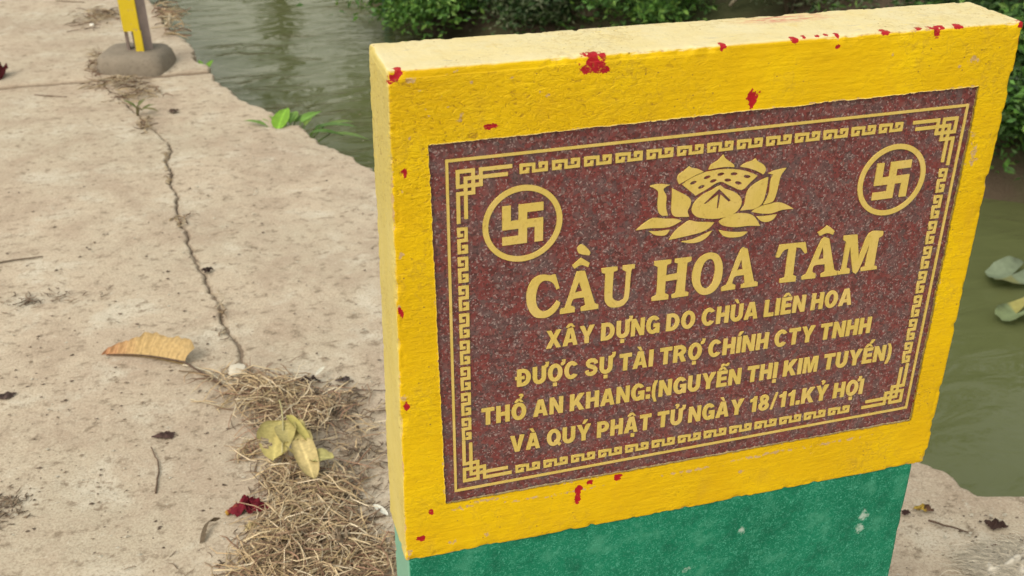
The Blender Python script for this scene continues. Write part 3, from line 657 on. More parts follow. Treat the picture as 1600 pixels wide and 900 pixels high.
TITLE = [(A_, [[(405, 385), (437, 378), (478, 515), (445, 530), (430, 490), (400, 455), (350, 440), (310, 445), (270, 485), (245, 560), (240, 640), (255, 700), (290, 740), (330, 750), (375, 730), (420, 685), (452, 640), (485, 660), (470, 700), (430, 755), (370, 800), (310, 815), (240, 810), (190, 770), (155, 700), (145, 620), (150, 560), (175, 480), (215, 425), (270, 392), (330, 382), (380, 390)]]),
         (A_, [[(652, 350), (733, 342), (825, 645), (840, 670), (868, 680), (866, 720), (692, 747), (694, 712), (735, 690), (722, 608), (618, 625), (592, 690), (630, 705), (630, 755), (480, 777), (487, 735), (520, 715), (540, 690)], [(672, 455), (632, 560), (708, 550)],
               [(605, 290), (695, 210), (780, 262), (765, 305), (695, 282), (625, 320)], [(660, 110), (690, 80), (730, 90), (785, 150), (775, 185), (700, 175), (668, 160), (657, 135)]]),
         (A_, [[(900, 320), (1060, 298), (1060, 335), (1030, 350), (1020, 370), (1008, 580), (1020, 625), (1060, 648), (1100, 638), (1130, 595), (1148, 350), (1110, 330), (1115, 292), (1235, 275), (1230, 318), (1198, 340), (1175, 590), (1150, 650), (1110, 690), (1050, 708), (985, 705), (945, 670), (930, 610), (938, 385), (925, 370), (903, 358)]]),
         (B_, [[(170, 290), (368, 265), (362, 308), (325, 325), (315, 345), (305, 452), (435, 432), (445, 330), (440, 312), (408, 302), (412, 262), (605, 235), (600, 280), (560, 300), (552, 330), (525, 625), (535, 640), (568, 650), (562, 690), (370, 718), (375, 680), (410, 662), (420, 640), (437, 498), (300, 520), (292, 650), (305, 668), (335, 680), (328, 730), (135, 752), (140, 712), (180, 690), (195, 655), (210, 375), (200, 350), (168, 338)]]),
         (B_, [[(610, 490), (620, 400), (655, 310), (715, 235), (790, 195), (850, 188), (910, 205), (950, 260), (968, 340), (965, 430), (945, 520), (900, 600), (840, 655), (760, 680), (695, 665), (650, 620), (618, 560)], [(705, 480), (720, 390), (750, 310), (795, 265), (840, 262), (872, 310), (880, 380), (868, 460), (845, 540), (800, 595), (760, 605), (722, 575), (707, 530)]]),
         (B_, [[(1180, 155), (1262, 142), (1330, 500), (1350, 522), (1380, 530), (1375, 575), (1182, 600), (1188, 565), (1228, 545), (1218, 447), (1110, 465), (1080, 540), (1092, 555), (1118, 565), (1112, 612), (950, 637), (958, 595), (1000, 570), (1030, 530)], [(1187, 268), (1137, 392), (1205, 383)]]),
         (C_, [[(140, 320), (440, 288), (458, 405), (432, 422), (410, 390), (380, 355), (332, 348), (295, 650), (300, 675), (328, 688), (322, 745), (133, 765), (140, 722), (185, 705), (200, 670), (238, 365), (200, 375), (165, 410), (130, 465), (90, 465)]]),
         (C_, [[(630, 258), (718, 245), (772, 590), (785, 615), (812, 628), (806, 672), (615, 697), (622, 660), (660, 640), (668, 610), (665, 545), (545, 560), (520, 625), (530, 645), (558, 655), (552, 708), (392, 727), (400, 690), (440, 665), (465, 625)], [(640, 345), (588, 492), (655, 483)],
               [(585, 175), (655, 130), (695, 92), (735, 115), (780, 155), (760, 200), (690, 180), (605, 215)]]),
         (C_, [[(890, 215), (1048, 198), (1062, 470), (1185, 185), (1352, 158), (1345, 205), (1305, 235), (1295, 260), (1245, 545), (1255, 562), (1275, 570), (1272, 602), (1085, 628), (1092, 590), (1130, 575), (1140, 545), (1183, 325), (1050, 632), (992, 640), (962, 345), (920, 570), (930, 590), (960, 600), (952, 652), (815, 668), (822, 625), (862, 600), (915, 280), (885, 265)]])]
for (s, ox, oy), polys in TITLE:
    part('title_letter', solid_from_polys('title_letter', [trace(rounded_loop(P) if len(P) > 3 else P, s, ox, oy) for P in polys]), M_GOLD, plaque)
# lines of heavy sans capitals, drawn glyph by glyph in units of the cap height
def arc(cx, cy, rx, ry, a0, a1, n=12): return [(cx+rx*math.cos(math.radians(a)), cy+ry*math.sin(math.radians(a))) for a in np.linspace(a0, a1, n)]
def thick(P, w):
    P = np.array(P); t = np.gradient(P, axis=0); t /= np.linalg.norm(t, axis=1)[:, None]; q = np.stack([-t[:, 1], t[:, 0]], 1)*w/2
    return [tuple(v) for v in np.concatenate([P+q, (P-q)[::-1]])]
GL = {
 'H': (.76, [[(0, 0), (.25, 0), (.25, .4), (.51, .4), (.51, 0), (.76, 0), (.76, 1), (.51, 1), (.51, .61), (.25, .61), (.25, 1), (0, 1)]]),
 'A': (.84, [[(0, 0), (.25, 0), (.30, .19), (.54, .19), (.59, 0), (.84, 0), (.57, 1), (.27, 1)], [(.345, .37), (.495, .37), (.42, .72)]]),
 'X': (.84, [[(0, 0), (.27, 0), (.42, .30), (.57, 0), (.84, 0), (.56, .51), (.82, 1), (.56, 1), (.42, .72), (.28, 1), (.02, 1), (.28, .51)]]),
 'Y': (.84, [[(.295, 0), (.545, 0), (.545, .39), (.84, 1), (.57, 1), (.42, .64), (.27, 1), (0, 1), (.295, .39)]]),
 'N': (.78, [[(0, 0), (.235, 0), (.235, .56), (.52, 0), (.78, 0), (.78, 1), (.545, 1), (.545, .44), (.26, 1), (0, 1)]]),
 'L': (.60, [[(0, 0), (.6, 0), (.6, .2), (.25, .2), (.25, 1), (0, 1)]]),
 'I': (.25, [[(0, 0), (.25, 0), (.25, 1), (0, 1)]]),
 'E': (.64, [[(0, 0), (.64, 0), (.64, .2), (.25, .2), (.25, .41), (.6, .41), (.6, .6), (.25, .6), (.25, .8), (.63, .8), (.63, 1), (0, 1)]]),
 'T': (.72, [[(.235, 0), (.485, 0), (.485, .8), (.72, .8), (.72, 1), (0, 1), (0, .8), (.235, .8)]]),
 'K': (.84, [[(0, 0), (.25, 0), (.25, .27), (.35, .38), (.55, 0), (.85, 0), (.52, .56), (.83, 1), (.54, 1), (.25, .61), (.25, 1), (0, 1)]]),
 'M': (.94, [[(0, 0), (.22, 0), (.22, .66), (.37, 0), (.57, 0), (.72, .66), (.72, 0), (.94, 0), (.94, 1), (.61, 1), (.47, .42), (.33, 1), (0, 1)]]),
 'V': (.83, [[(.28, 0), (.55, 0), (.83, 1), (.57, 1), (.415, .34), (.26, 1), (0, 1)]]),
 'U': (.76, [[(0, 1)]+arc(.38, .36, .38, .38, 180, 360)+[(.76, 1), (.51, 1)]+arc(.38, .36, .13, .165, 360, 180)+[(.25, 1)]]),
 'D': (.78, [[(0, 0)]+arc(.34, .5, .44, .5, -90, 90)+[(0, 1)], [(.25, .2)]+arc(.33, .5, .19, .3, -90, 90)+[(.25, .8)]]),
 'P': (.72, [[(0, 0), (.25, 0), (.25, .34)]+arc(.40, .67, .32, .33, -90, 90)+[(0, 1)], [(.25, .53)]+arc(.37, .67, .10, .14, -90, 90)+[(.25, .81)]]),
 'R': (.79, [[(0, 0), (.25, 0), (.25, .38), (.33, .38), (.50, 0), (.79, 0), (.60, .42)]+arc(.42, .69, .33, .31, -40, 90)+[(0, 1)], [(.25, .56)]+arc(.38, .68, .10, .12, -90, 90)+[(.25, .8)]]),
 'O': (.84, [arc(.42, .5, .42, .525, 0, 345, 24), arc(.42, .5, .165, .32, 0, 345, 24)]),
 'Q': (.84, [arc(.42, .5, .42, .525, 0, 345, 24), arc(.42, .5, .165, .32, 0, 345, 24)], [[(.44, .25), (.58, .36), (.88, .05), (.74, -.07)]]),
 'C': (.80, [arc(.42, .5, .42, .525, 36, 324, 22)+arc(.42, .5, .165, .32, 312, 48, 18)]),
 'G': (.80, [arc(.42, .5, .42, .525, 36, 302, 20)+[(.64, 0), (.80, 0), (.80, .55), (.43, .55), (.43, .37), (.57, .37)]+arc(.42, .5, .165, .32, 318, 48, 18)]),
 'S': (.74, [thick([(.64, .70), (.61, .81), (.52, .89), (.38, .915), (.24, .88), (.15, .79), (.15, .69), (.22, .60), (.38, .53), (.53, .46), (.61, .37), (.61, .25), (.53, .14), (.38, .09), (.22, .12), (.13, .20), (.10, .31)], .22)]),
 '8': (.72, [arc(.36, .27, .35, .29, 130, 410, 20)+arc(.36, .75, .30, .265, -40, 220, 16), arc(.36, .745, .09, .10, 0, 330, 12), arc(.36, .27, .11, .125, 0, 330, 12)]),
 '1': (.50, [[(.22, 0), (.47, 0), (.47, 1), (.29, 1), (.22, .87), (.03, .80), (.03, .66), (.22, .68)]]),
 '/': (.42, [[(0, -.03), (.14, -.03), (.42, 1.03), (.28, 1.03)]]), '.': (.25, [[(0, 0), (.25, 0), (.25, .24), (0, .24)]]),
 ':': (.25, [[(0, 0), (.25, 0), (.25, .24), (0, .24)], [(0, .47), (.25, .47), (.25, .71), (0, .71)]]),
 '(': (.32, [[(.16, 1.05), (.32, 1.05), (.22, .75), (.20, .4), (.22, .1), (.32, -.25), (.16, -.25), (.03, .05), (0, .4), (.03, .78)]])}
GL[')'] = (.32, [[(.32-x, y) for x, y in GL['('][1][0]][::-1]])
ACC = {'^': [(-.25, 1.06), (-.09, 1.25), (.09, 1.25), (.25, 1.06), (.11, 1.06), (0, 1.15), (-.11, 1.06)], '`': [(-.22, 1.29), (-.01, 1.29), (.09, 1.07), (-.05, 1.07)],
       "'": [(.22, 1.29), (.01, 1.29), (-.09, 1.07), (.05, 1.07)], '_': [(-.11, -.30), (.11, -.30), (.11, -.10), (-.11, -.10)],
       '?': [(-.13, 1.27), (-.02, 1.34), (.12, 1.31), (.13, 1.20), (.05, 1.14), (.05, 1.07), (-.06, 1.07), (-.06, 1.18), (.02, 1.23), (-.07, 1.22)],
       '~': [(-.26, 1.08), (-.22, 1.20), (-.10, 1.25), (.08, 1.17), (.16, 1.25), (.26, 1.24), (.22, 1.12), (.10, 1.07), (-.08, 1.15), (-.16, 1.07)]}
VN = {'Â': 'A^', 'Ự': 'U_h', 'Ù': 'U`', 'Ê': 'E^', 'Đ': 'Db', 'Ư': 'Uh', 'Ợ': 'O_h', 'À': 'A`', 'Í': "I'", 'Ổ': 'O^?', 'Ễ': 'E^~', 'Ị': 'I_', 'Ế': "E^'", 'Ý': "Y'", 'Ậ': 'A^_', 'Ử': 'Uh?', 'Ỷ': 'Y?'}
def lettering(text, xa, za, xb, zb, cap):
    x = 0; fig = []                                     # (polys, layer)
    for ch in text:
        if ch == ' ': x += .30; continue
        code = VN.get(ch, ch); g = GL[code[0]]; w = g[0]
        sh = lambda P, dx, dy=0: [(a+dx, b_+dy) for a, b_ in P]
        fig.append(([sh(P, x) for P in g[1]], 0))
        if len(g) > 2: fig.append(([sh(P, x) for P in g[2]], 1))
        up = 0
        for c_ in code[1:]:
            if c_ == 'h': fig.append(([sh([(w-.10, .90), (w+.02, .90), (w+.12, .98), (w+.16, 1.20), (w-.04, 1.20), (w-.02, 1.06), (w-.10, 1.0)], x)], 1))
            elif c_ == 'b': fig.append(([sh([(-.10, .42), (.42, .42), (.42, .58), (-.10, .58)], x)], 1))
            else: fig.append(([sh(ACC[c_], x+w/2+(.12 if up else 0), .20*up if c_ != '_' else 0)], 0)); up += c_ != '_'
        x += w+.105
    tot = x-.105; V, F = [], []
    for polys, lay in fig:
        me = solid_from_polys('tmp', [[((xa+(xb-xa)*a/tot)*mm, ZC+(za+(zb-za)*a/tot+b_*cap)*mm) for a, b_ in P] for P in polys])
        n = len(V); V += [(v.co.x, v.co.y-0.00015*lay, v.co.z) for v in me.vertices]; F += [[i+n for i in p.vertices] for p in me.polygons]
        bpy.data.meshes.remove(me)
    inlay('lettering_line', (V, F))
lettering('XÂY DỰNG DO CHÙA LIÊN HOA', -184, -29.6, 182, -33.3, 21.2)
lettering('ĐƯỢC SỰ TÀI TRỢ CHÍNH CTY TNHH', -216, -71.6, 213.5, -75.9, 21.2)
lettering('THỔ AN KHANG:(NGUYỄN THỊ KIM TUYẾN)', -255.5, -113.7, 249, -118.8, 21.2)
lettering('VÀ QUÝ PHẬT TỬ NGÀY 18/11.KỶ HỢI', -223.5, -156.4, 218.2, -161.9, 21.2)

# ------------------------------------------------------------------ small builders for plants and litter
def tube(pts, radii, ns=5, close=True):
    pts = np.asarray(pts, float); n = len(pts); radii = np.broadcast_to(radii, n)
    t = np.gradient(pts, axis=0); t /= np.linalg.norm(t, axis=1)[:, None]+1e-12
    up = np.array([0.13, 0.21, 0.97]); a = np.cross(t, up); a /= np.linalg.norm(a, axis=1)[:, None]+1e-9; b = np.cross(t, a)
    th = np.linspace(0, 2*math.pi, ns, endpoint=False)
    V = (pts[:, None]+radii[:, None, None]*(np.cos(th)[None, :, None]*a[:, None]+np.sin(th)[None, :, None]*b[:, None])).reshape(-1, 3)
    i = np.arange(n*ns).reshape(n, ns); j = np.roll(i, -1, 1)
    F = [np.stack([i[:-1], j[:-1], j[1:], i[1:]], -1).reshape(-1, 4)]
    if close and ns in (3, 4, 5, 6, 8): F += [i[0][::-1][None], i[-1][None]]
    return V, F
def join(parts):
    V, F, C = [], [], []; n = 0
    for v, f, c in parts:
        f = f if isinstance(f, list) else [f]
        V.append(v); F += [q+n for q in f]; C.append(np.broadcast_to(np.asarray(c, float), (len(v), 3))); n += len(v)
    return np.concatenate(V), F, np.concatenate(C)
def spline(P, n):
    P = np.asarray(P, float); t = np.linspace(0, len(P)-1, n); out = []
    for q in t:
        i = min(int(q), len(P)-2); f = q-i; p1, p2 = P[i], P[i+1]; p0 = P[i-1] if i > 0 else 2*p1-p2; p3 = P[i+2] if i+2 < len(P) else 2*p2-p1
        out.append(0.5*((2*p1)+(-p0+p2)*f+(2*p0-5*p1+4*p2-p3)*f*f+(-p0+3*p1-3*p2+p3)*f**3))
    return np.array(out)
def leaf(base, tip, width, up=(0, 0, 1), droop=0.0, fold=0.0, wave=0.0, nu=9, nv=7, shape=(0.8, 1.4), seed=0, curl=0.0, ribs=0):
    """a leaf blade from base to tip; width is the half width; fold lifts both halves, curl rolls the margin, wave ruffles it"""
    base, tip, up = np.array(base, float), np.array(tip, float), np.array(up, float); ax = tip-base; L = np.linalg.norm(ax); ax = ax/L
    sd = np.cross(ax, up); sd /= np.linalg.norm(sd)+1e-9; nr = np.cross(sd, ax)
    u = np.linspace(0, 1, nu)[:, None]; v = np.linspace(-1, 1, nv)[None]
    prof = (u**shape[0])*((1-u)**shape[1]); prof = prof/prof.max(); prof = np.maximum(prof, 0.03)
    rnd = vnoise(np.stack([(u*5+0*v).ravel(), (v*1.5+0*u).ravel(), np.full(nu*nv, seed*3.7)], 1), 1, seed).reshape(nu, nv)
    w = width*prof*(1+0.12*rnd*abs(v))
    ang = fold*np.abs(v)+curl*v*v
    lat = np.sign(v)*np.abs(v)*w*np.cos(ang); hi = np.abs(v)*w*np.sin(ang)+wave*width*rnd*np.abs(v)+droop*L*(4*u*(1-u))+0*v
    if ribs: hi = hi+0.022*width*np.sin(u*ribs*2*math.pi+np.abs(v)*2.2)*np.minimum(1, np.abs(v)*3)
    P = base+ax*(u*L)[..., None]+sd*lat[..., None]+nr*hi[..., None]
    return P.reshape(-1, 3), grid_faces(nu, nv), u.ravel().repeat(nv), np.tile(v.ravel(), nu)
def leaf_cloud(C, size, cols, seed, aspect=0.5, up_bias=0.5):
    """many small folded leaves at the points C (n,3)"""
    r = np.random.default_rng(seed); n = len(C)
    d = r.normal(size=(n, 3)); d[:, 2] *= 0.6; d /= np.linalg.norm(d, axis=1)[:, None]
    nn = r.normal(size=(n, 3))*(1-up_bias)+np.array([0, 0, up_bias]); sd = np.cross(d, nn); sd /= np.linalg.norm(sd, axis=1)[:, None]+1e-9; up = np.cross(sd, d)
    L = size*r.uniform(0.6, 1.35, n)[:, None]; W = L*aspect*0.5
    b = C-d*L*0.5; t = C+d*L*0.5-up*L*0.12; l = C-d*L*0.05+sd*W+up*W*0.35; rr = C-d*L*0.05-sd*W+up*W*0.35
    V = np.stack([b, l, t, rr], 1).reshape(-1, 3); k = np.arange(n)*4
    F = np.concatenate([np.stack([k, k+1, k+2], 1), np.stack([k, k+2, k+3], 1)])
    col = np.asarray(cols)[r.integers(0, len(cols), n)]*r.uniform(0.75, 1.25, n)[:, None]
    return V, F, np.repeat(col, 4, 0)
def clumped(center, rad, n, seed, clumps=26, tight=0.34):
    """points in an uneven crown: clump centres over an ellipsoid, leaves round each"""
    r = np.random.default_rng(seed); c = r.normal(size=(clumps, 3)); c /= np.linalg.norm(c, axis=1)[:, None]; c *= r.uniform(0.35, 1.0, clumps)[:, None]**0.6
    c *= np.array(rad); k = r.integers(0, clumps, n); q = r.normal(size=(n, 3))*tight*np.array(rad)*r.uniform(0.5, 1.1, (clumps, 1))[k]
    return np.asarray(center)+c[k]+q*np.array([1, 1, 0.75])
def colmesh(name, V, F, C, smooth=False): return mesh_fast(name, V, F, smooth, {'col': C})

GREENS = [(0.091, 0.214, 0.037), (0.133, 0.286, 0.052), (0.072, 0.163, 0.041), (0.204, 0.347, 0.072), (0.112, 0.224, 0.061)]
DARKG = [(0.033, 0.075, 0.021), (0.048, 0.105, 0.027), (0.068, 0.128, 0.033), (0.042, 0.083, 0.03)]
GREYG = [(0.163, 0.204, 0.112), (0.122, 0.174, 0.072), (0.224, 0.245, 0.143), (0.102, 0.143, 0.061)]

# ---- shrubs along the far bank
def shrub(label, s, n, rad, hgt, nleaf, size, cols, seed, lean=0.0, lift=0.35):
    p = bank(s, n); z = bank_h(n); t = empty('bank_shrub', (p[0], p[1], z)); tag(t, label, 'shrub', 'shrubs on the far bank')
    r = np.random.default_rng(seed); st = []
    for k in range(7):
        a = r.uniform(0, 6.28); q = np.array([math.cos(a)*rad*0.6+BN[0]*-lean, math.sin(a)*rad*0.6+BN[1]*-lean, hgt*r.uniform(0.7, 1.2)])
        v, f = tube(spline([(0, 0, -0.1), q*np.array([0.25, 0.25, 0.5])+r.normal(size=3)*0.04, q], 7), np.linspace(0.014, 0.004, 7), 5); st.append((v, f, (0.10, 0.075, 0.05)))
    V, F, C = join(st); obj('stem', colmesh('stem', V, F, C, True), M_DRY, t)
    P = clumped((-BN[0]*lean, -BN[1]*lean, hgt*0.5+lift*0.3), (rad, rad, hgt*0.55), nleaf, seed)
    P[:, 2] = np.maximum(P[:, 2], -0.16+0.2*r.random(len(P)))
    V, F, C = leaf_cloud(P, size, cols, seed+1)
    obj('foliage', colmesh('foliage', V, F, C), M_LEAF, t)
SH = [('dense green shrub at the canal bend, above the upper left corner of the slab', 0.05, 0.22, 0.55, 0.85, 9500, 0.055, GREENS, 101, 0.22),
      ('greyish green shrub beside the teal post at the canal bend', -1.1, 0.85, 0.5, 0.8, 4500, 0.055, GREYG+GREENS, 111, 0.05),
      ('bright green shrub hanging over the water left of the curved pale stake', 0.65, 0.15, 0.50, 0.75, 9500, 0.052, GREENS+[(0.15, 0.31, 0.05), (0.12, 0.26, 0.05)], 102, 0.22),
      ('greyish shrub behind the bright green shrubs on the far bank', 0.2, 1.2, 0.7, 0.9, 4500, 0.06, GREYG, 103, 0.0),
      ('low dark shrub beside the brown stump on the far bank', 1.55, 0.25, 0.42, 0.45, 5000, 0.05, DARKG+GREYG, 104, 0.15),
      ('leafy green shrub right of the brown stump above the slab', 2.30, 0.55, 0.50, 0.75, 6000, 0.052, GREENS, 105, 0.05),
      ('sparse greyish shrub on the bare soil behind the slab', 3.3, 1.0, 0.5, 0.45, 2600, 0.05, GREYG, 106, 0.0),
      ('broad dark shrub farther up the bank behind the slab', 2.9, 1.9, 0.8, 0.8, 4500, 0.07, DARKG+GREYG, 107, 0.0),
      ('dark leafy shrub at the waterline right of the slab', 5.25, 0.22, 0.50, 0.70, 8000, 0.052, GREENS+DARKG, 108, 0.1),
      ('dark green shrub on the bank beside the upper right corner of the slab', 4.9, 1.0, 0.7, 0.9, 6500, 0.065, DARKG, 109, 0.0),
      ('green shrub at the right edge of the picture above the water', 6.1, 0.45, 0.6, 0.8, 5000, 0.055, GREENS+DARKG, 110, 0.1)]
for a in SH: shrub(*a)
# ground cover of the bank
r_ = np.random.default_rng(5); n_ = 26000
q_s, q_n = r_.uniform(-4, 9, n_), r_.uniform(0.05, 4.5, n_)
keep = vnoise(np.stack([q_s, q_n, 0*q_s], 1), 1.3, 77) > -0.25; q_s, q_n = q_s[keep], q_n[keep]
P = np.stack([B0[0]+np.where(q_s >= 0, BD[0]*q_s, -BU[0]*q_s)+BN[0]*q_n, B0[1]+np.where(q_s >= 0, BD[1]*q_s, -BU[1]*q_s)+BN[1]*q_n, np.interp(q_n, [p[0] for p in bz_prof], [p[1] for p in bz_prof])+r_.uniform(0.0, 0.16, len(q_s))], 1)
V, F, C = leaf_cloud(P, 0.065, GREENS+DARKG+GREYG+[(0.14, 0.11, 0.06)], 78, 0.35, 0.3)
tag(obj('bank_ground_cover', colmesh('bank_ground_cover', V, F, C), M_LEAF), 'low weeds and fallen leaves covering the far bank', 'ground cover', kind='stuff')
# stump, stake, trunks and sticks on the bank
def stick(name, label, cat, pts, rad, col, ns=6, group=None):
    pts = spline(pts, 14); v, f = tube(pts-pts[0], rad if np.ndim(rad) == 0 else np.interp(np.linspace(0, 1, 14), np.linspace(0, 1, len(rad)), rad), ns)
    return tag(obj(name, colmesh(name, v, f, np.broadcast_to(np.array(col, float), (len(v), 3)), True), M_DRY, None, tuple(pts[0])), label, cat, group)
def bp(s, n, h): p = bank(s, n); return np.array([p[0], p[1], bank_h(n)+h])
stick('bank_stake', 'thin pale curved stake standing on the far bank above the slab', 'stake', [bp(1.36, .12, -.05), bp(1.30, .12, .25), bp(1.28, .14, .6), bp(1.28, .16, 1.3)], (0.024, 0.018), (0.42, 0.38, 0.28))
stick('dead_snag', 'dark snag leaning among shrubs left of the curved pale stake', 'snag', [bp(1.08, .2, -.1), bp(1.08, .22, .3), bp(1.0, .25, .6), bp(.98, .3, 1.4)], (0.055, 0.035), (0.12, 0.09, 0.07), 8)
stick('tree_stump', 'thick pinkish brown stump behind the curved pale stake', 'stump', [bp(1.72, .55, -.1), bp(1.70, .55, .2), bp(1.70, .56, .5), bp(1.69, .58, 1.5)], (0.17, 0.13, 0.12, 0.11), (0.30, 0.22, 0.17), 8)
stick('dead_branch', 'grey dead branch slanting across bare soil above the slab', 'branch', [bp(2.85, .9, 0), bp(3.05, 1.0, .3), bp(3.2, 1.15, .6)], (0.016, 0.010), (0.36, 0.31, 0.22))
stick('dead_branch', 'dead branch slanting near the red stain on the slab top', 'branch', [bp(3.45, 1.2, 0), bp(3.62, 1.25, .25), bp(3.8, 1.4, .5)], (0.016, 0.010), (0.30, 0.26, 0.20))
q = ground(606, 14, WZ); pp = empty('mooring_post', (q[0], q[1], WZ)); tag(pp, 'teal painted post standing in the water beside the far shrubs', 'post')
v, f = tube([(0, 0, -.5), (0, 0, 0), (0.01, 0, .5), (0.02, 0, 1.4)], 0.055, 8); obj('post_shaft', colmesh('post_shaft', v, f, np.broadcast_to((0.05, 0.20, 0.155), (len(v), 3)), True), M_DRY, pp)
v, f = tube([(0.13, .02, -.5), (0.13, .02, 0), (0.12, .02, .5), (0.14, 0, 1.4)], 0.018, 6); obj('side_pole', colmesh('side_pole', v, f, np.broadcast_to((0.40, 0.36, 0.28), (len(v), 3)), True), M_DRY, pp)

# ---- tall trees beyond the frame, seen mirrored in the canal
def tree(label, x, y, z, h, rad, nleaf, seed, cols=DARKG):
    t = empty('bank_tree', (x, y, z)); tag(t, label, 'tree', 'tall trees along the canal'); r = np.random.default_rng(seed)
    v, f = tube(spline([(0, 0, -.3), (0.1, 0.05, h*0.3), (-0.05, 0.1, h*0.6), (0.1, 0, h*0.9)], 12), np.linspace(0.17, 0.04, 12), 8); P = [(v, f, (0.11, 0.085, 0.065))]
    for k in range(9):
        a = r.uniform(0, 6.28); h0 = h*r.uniform(0.25, 0.7); e = np.array([math.cos(a)*rad*0.8, math.sin(a)*rad*0.8, h0+h*0.2])
        v, f = tube(spline([(0, 0, h0), e*0.5+np.array([0, 0, h0*0.55]), e], 7), np.linspace(0.06, 0.015, 7), 6); P.append((v, f, (0.11, 0.085, 0.065)))
    V, F, C = join(P); obj('trunk', colmesh('trunk', V, F, C, True), M_DRY, t)
    Q = clumped((0, 0, h*0.62), (rad, rad, h*0.40), nleaf, seed+1, 34, 0.22)
    V, F, C = leaf_cloud(Q, 0.17, cols, seed+2); obj('crown', colmesh('crown', V, F, C), M_LEAF, t)
for i, (s_, n_, h_, r_2) in enumerate([(-11.5, 2.6, 6.5, 2.0), (-5.5, 2.8, 5.5, 1.8), (-1.5, 4.6, 6.5, 2.3), (1.9, 4.4, 6.0, 2.0), (10.5, 4.2, 6.0, 2.2)]):
    p = bank(s_, n_); tree(('first', 'second', 'third', 'fourth', 'fifth')[i]+' tall dark tree from upstream on the far bank, mirrored in the water', p[0], p[1], bank_h(n_), h_, r_2, 5200, 300+7*i)
tree('dark tree closing the canal far upstream', -3.6, 20.5, 0, 7.0, 2.0, 6500, 380)
tree('slim tree at the bend upstream, mirrored as a dark streak', 1.55, 24.0, bank_h(2.0), 7.5, 0.55, 2200, 384)
for i_, (x_, h_3) in enumerate(((-4.5, 4.6), (-1.6, 4.3), (1.2, 3.4), (3.9, 4.2), (6.8, 4.6))):
    tree(('leftmost', 'second from left', 'middle', 'second from right', 'rightmost')[i_]+' low tree of the row across the canal far upstream', x_, 28.0+(i_ % 2), bank_h(6.0), h_3-1.4, 2.0, 5000, 400+9*i_)
tree('tall tree upstream on the path side of the canal', -6.5, 15.5, -0.05, 6.0, 2.0, 5200, 390)

# ---- plants at the water's edge
def broad_plant(name, label, base, leaves, stalk_col, lcol, cat='plant'):
    t = empty(name, tuple(base)); tag(t, label, cat); st = []
    for k, (b0, tip, w, c, dr) in enumerate(leaves):
        b0, tip = np.array(b0), np.array(tip)
        v, f = tube(spline([(0, 0, 0), b0*0.5+np.array([0, 0, 0.02]), b0], 6), np.linspace(0.005, 0.0025, 6), 5); st.append((v, f, stalk_col))
        V, F, u_, v_ = leaf(b0, tip, w, droop=dr, fold=0.25, wave=0.12, seed=k+3, nu=13, nv=9, shape=(0.55, 0.9), ribs=5)
        col = np.array(c)[None]*(1+0.5*np.exp(-(v_/0.10)**2))[:, None]
        obj('leaf', colmesh('leaf', V, F, np.clip(col, 0, 1), True), M_LEAF, t)
    V, F, C = join(st); obj('stalk', colmesh('stalk', V, F, C, True), M_LEAF, t)
eb = ground(448, 196); eb[2] = -0.20
broad_plant('edge_plant', 'broad leaved bright green weed growing from the concrete edge over the water', eb,
    [((-0.04, -0.02, 0.19), (0.02, 0.13, 0.23), 0.036, (0.22, 0.42, 0.04), 0.06), ((0.06, 0.02, 0.20), (0.16, 0.10, 0.21), 0.024, (0.18, 0.34, 0.06), 0.05),
     ((0.10, 0.0, 0.16), (0.24, 0.01, 0.12), 0.022, (0.13, 0.24, 0.06), 0.08), ((0.02, 0.05, 0.19), (0.06, 0.17, 0.20), 0.024, (0.20, 0.36, 0.06), 0.05),
     ((-0.08, 0.02, 0.20), (-0.17, 0.08, 0.21), 0.014, (0.16, 0.28, 0.06), 0.06), ((0.14, 0.04, 0.17), (0.30, 0.06, 0.14), 0.020, (0.14, 0.25, 0.07), 0.05), ((0.04, 0.08, 0.18), (0.15, 0.18, 0.18), 0.020, (0.18, 0.30, 0.07), 0.05),
     ((0.12, 0.06, 0.15), (0.22, 0.14, 0.13), 0.018, (0.15, 0.27, 0.07), 0.05), ((0.0, 0.0, 0.18), (-0.06, 0.14, 0.20), 0.016, (0.24, 0.36, 0.08), 0.06), ((0.08, 0.06, 0.17), (0.13, 0.20, 0.17), 0.018, (0.26, 0.38, 0.09), 0.05), ((0.16, 0.08, 0.15), (0.30, 0.16, 0.13), 0.018, (0.22, 0.32, 0.09), 0.05), ((0.18, 0.02, 0.14), (0.34, 0.0, 0.10), 0.016, (0.18, 0.28, 0.08), 0.05), ((-0.05, 0.04, 0.18), (-0.12, 0.16, 0.19), 0.014, (0.22, 0.34, 0.08), 0.05)], (0.16, 0.26, 0.05), None)
eb = ground(318, 103); eb[2] = -0.05
broad_plant('edge_sprout', 'tiny green sprout at the concrete edge right of the footing', eb, [((0.01, 0.0, 0.03), (0.05, 0.06, 0.06), 0.015, (0.16, 0.32, 0.03), 0.05), ((0.0, 0.01, 0.03), (-0.02, 0.07, 0.06), 0.012, (0.14, 0.28, 0.03), 0.05)], (0.15, 0.25, 0.05), None)
eb = ground(215, 180)
broad_plant('joint_weed', 'small wilted weed in the crack below the footing', eb, [((0.0, 0.0, 0.03), (-0.05, 0.03, 0.06), 0.010, (0.15, 0.18, 0.06), 0.1), ((0.01, 0.0, 0.04), (0.04, 0.05, 0.05), 0.010, (0.17, 0.18, 0.07), 0.1), ((0.02, -0.02, 0.03), (0.09, -0.04, 0.02), 0.012, (0.20, 0.18, 0.08), 0.1), ((0.02, 0.0, 0.02), (0.08, 0.03, 0.03), 0.011, (0.14, 0.17, 0.05), 0.1)], (0.17, 0.15, 0.07), None)
